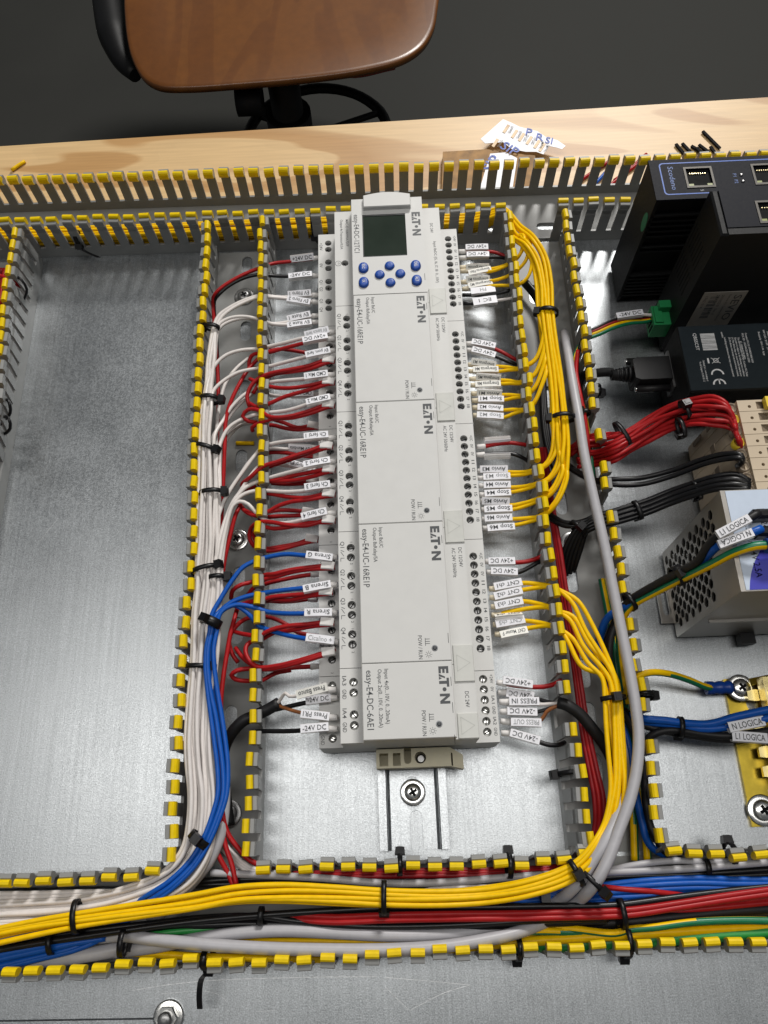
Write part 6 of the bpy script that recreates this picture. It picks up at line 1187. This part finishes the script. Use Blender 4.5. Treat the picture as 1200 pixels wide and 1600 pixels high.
tie('cable tie on the blue bundle just before the near duct', 311, 1312, 35, (-8, 10), 4.6, 4.0, 1.6, 4.0)
tie('cable tie round the yellow bundle at the far end of the right duct', 857, 488, 34, (-1, 10), 5.4, 4.4, 3.3)
tie('cable tie joining yellow bundle and grey cable in the right duct', 880, 653, 35, (1, 10), 6.4, 4.8, 3.2)
tie('cable tie on the yellow counter wires in the right duct', 958, 1091, 34, (2, 10), 5.6, 3.8, 1.5)
tie('cable tie on yellow wires where they turn into the near duct', 900, 1364, 38, (-10, 6), 5.4, 3.8, 1.5)
tie('cable tie on both grey cables where they turn into the near duct', 928, 1380, 38, (-8, 10), 6.0, 3.4, .7)
tie('cable tie round yellow and white wires at the left end of the near duct', 120, 1432, 32, (10, -1.5), 6.6, 5.0, .9 + 3.1)
tie('small cable tie on black wires at the left end of the near duct', 80, 1474, 27, (10, -2), 4.0, 3.4, 4.3)
tie('cable tie on the grey cables at the left end of the near duct', 192, 1474, 29, (10, 0), 5.2, 4.2, 4.4)
tie('cable tie on black wires left of the red trio', 408, 1431, 29, (10, 0), 3.2, 2.8, 4.2)
tie('cable tie round the yellow bundle in the middle of the near duct', 600, 1403, 35, (10, 0), 6.6, 3.6, 3.9)
tie('cable tie round the red trio right of the grey cables', 972, 1428, 31, (10, -1), 5.8, 4.2, 4.2)
tie('small cable tie lock on the blue wires under the yellow bundle', 850, 1403, 24, (10, 0), 3.4, 2.8, 1.5)
tie('cable tie on the thin grey cables at the right end of the near duct', 1104, 1356, 25, (10, 0), 3.2, 3.0, 4.3)
tie('cable tie locked under the near wall, second from the right', 808, 1480, 16, (10, 0), 5.0, 12, 3.5)
tie('cable tie locked under the near wall at the right', 975, 1468, 18, (10, 0), 7.0, 12, 3.45)
tie('cable tie hanging out below the near wall with a long cut tail', 325, 1496, 20, (10, 0), 4.5, 10, 3.5, 2.7, [(-3, -3, 1), (-4, -9, 0), (-4.4, -16, -4)])
tie('cable tie sticking up from the far wall below the rail', 625, 1351, 24, (10, 0), 4.2, 8, -.1)
tie('cable tie sticking up from the far wall right of the rail', 795, 1352, 26, (10, 0), 5.0, 8, -.1)
tie('bulky cable tie knot on the left wall of the right duct', 888, 1208, 20, (2, 10), 6.2, 10, 2.9)
tie('cable tie on the far wall at the right end of the near duct', 1140, 1334, 22, (10, 0), 4.5, 8, -.1)
tie('cable tie across the fat red bundle near the duct', 972, 677, 34, (10, -5), 7.4, 2.8, 4.5)
tie('upper cable tie on the arch of the fat red bundle', 1070, 640, 52, (10, -3), 5.2, 2.8, 1.4)
tie('lower cable tie on the arch of the fat red bundle', 1064, 668, 50, (10, -2), 5.4, 2.8, 4.4)
tie('cable tie on the black bundle by the terminal blocks', 1088, 766, 47, (10, -3), 4.8, 2.6, 4.4)
tie('cable tie on the black bundle halfway to the terminal blocks', 996, 797, 33, (10, -3), 5.0, 2.6, 4.4)
tie('cable tie on the black bundle inside the right duct', 903, 826, 26, (8, -8), 5.0, 4.0, 1.7)
tie('cable tie on the power supply leads close to the honeycomb side', 1060, 899, 64, (10, -5), 4.4, 3.6, 1.6, 4.6)
tie('cable tie on the power supply leads where they leave the duct', 984, 940, 35, (10, -6), 4.6, 3.6, 4.4)
tie('cable tie on the lower blue and black leads', 1063, 1136, 23, (10, 1), 4.4, 3.6, 4.1)
tie('cable tie on the right wall of the right duct, upper one', 930, 612, 22, (1, 10), 2.6, 7, -.2)
tie('small cable tie on the red wire inside the right duct', 914, 645, 29, (1, 10), 2.6, 2.6, 2.6)
tie('cable tie on the right wall of the right duct near the lug wire', 1003, 1086, 24, (1, 10), 5.0, 8, -.1)
tie('cable tie through the far duct slots at the left', 122, 372, 15, (10, 0), 3.2, 6, -2.6, 2.7, [(5, -3, -2), (12, -5, -5)])
tie('cable tie through the far duct slots beside the display module', 490, 352, 18, (10, 0), 3.6, 10, -2.4, 2.7, [(5, -3, -4), (10, 2, 2)])
# ================================================================= lettering
def flush_texts():
    cache = {}; tmp = []
    for t in TEXTS:
        if t[0] not in cache:
            cu = bpy.data.curves.new('t', 'FONT'); cu.body = t[0]; cu.size = 1.0; cu.resolution_u = 2; cu.offset = 0.007; cu.fill_mode = 'FRONT'
            ob = bpy.data.objects.new('t', cu); COL.objects.link(ob); cache[t[0]] = ob; tmp.append(ob)
    dg = bpy.context.evaluated_depsgraph_get(); dg.update()
    geo = {}
    for k, ob in cache.items():
        me = ob.evaluated_get(dg).to_mesh(); vs = [v.co.copy() for v in me.vertices]; fs = [list(p.vertices) for p in me.polygons]
        geo[k] = (vs, fs); ob.evaluated_get(dg).to_mesh_clear()
    for ob in tmp:
        cu = ob.data; bpy.data.objects.remove(ob); bpy.data.curves.remove(cu)
    for body, org, xd, yd, h, parent, m, width, align, name, sx, up in TEXTS:
        vs, fs = geo[body]
        if not vs: continue
        x0 = min(v.x for v in vs); x1 = max(v.x for v in vs); cap = 0.70
        k = h / cap; kx = k * sx if width is None else width / max(1e-6, x1 - x0)
        ox = {'c': (x0 + x1) / 2, 'l': x0, 'r': x1}[align]
        nz = xd.cross(yd).normalized()
        b = MB(); b.add([org + xd * ((v.x - ox) * kx) + yd * (v.y * k - h / 2) + nz * up for v in vs], fs)
        b.build(name, m, parent, None, False)
flush_texts()
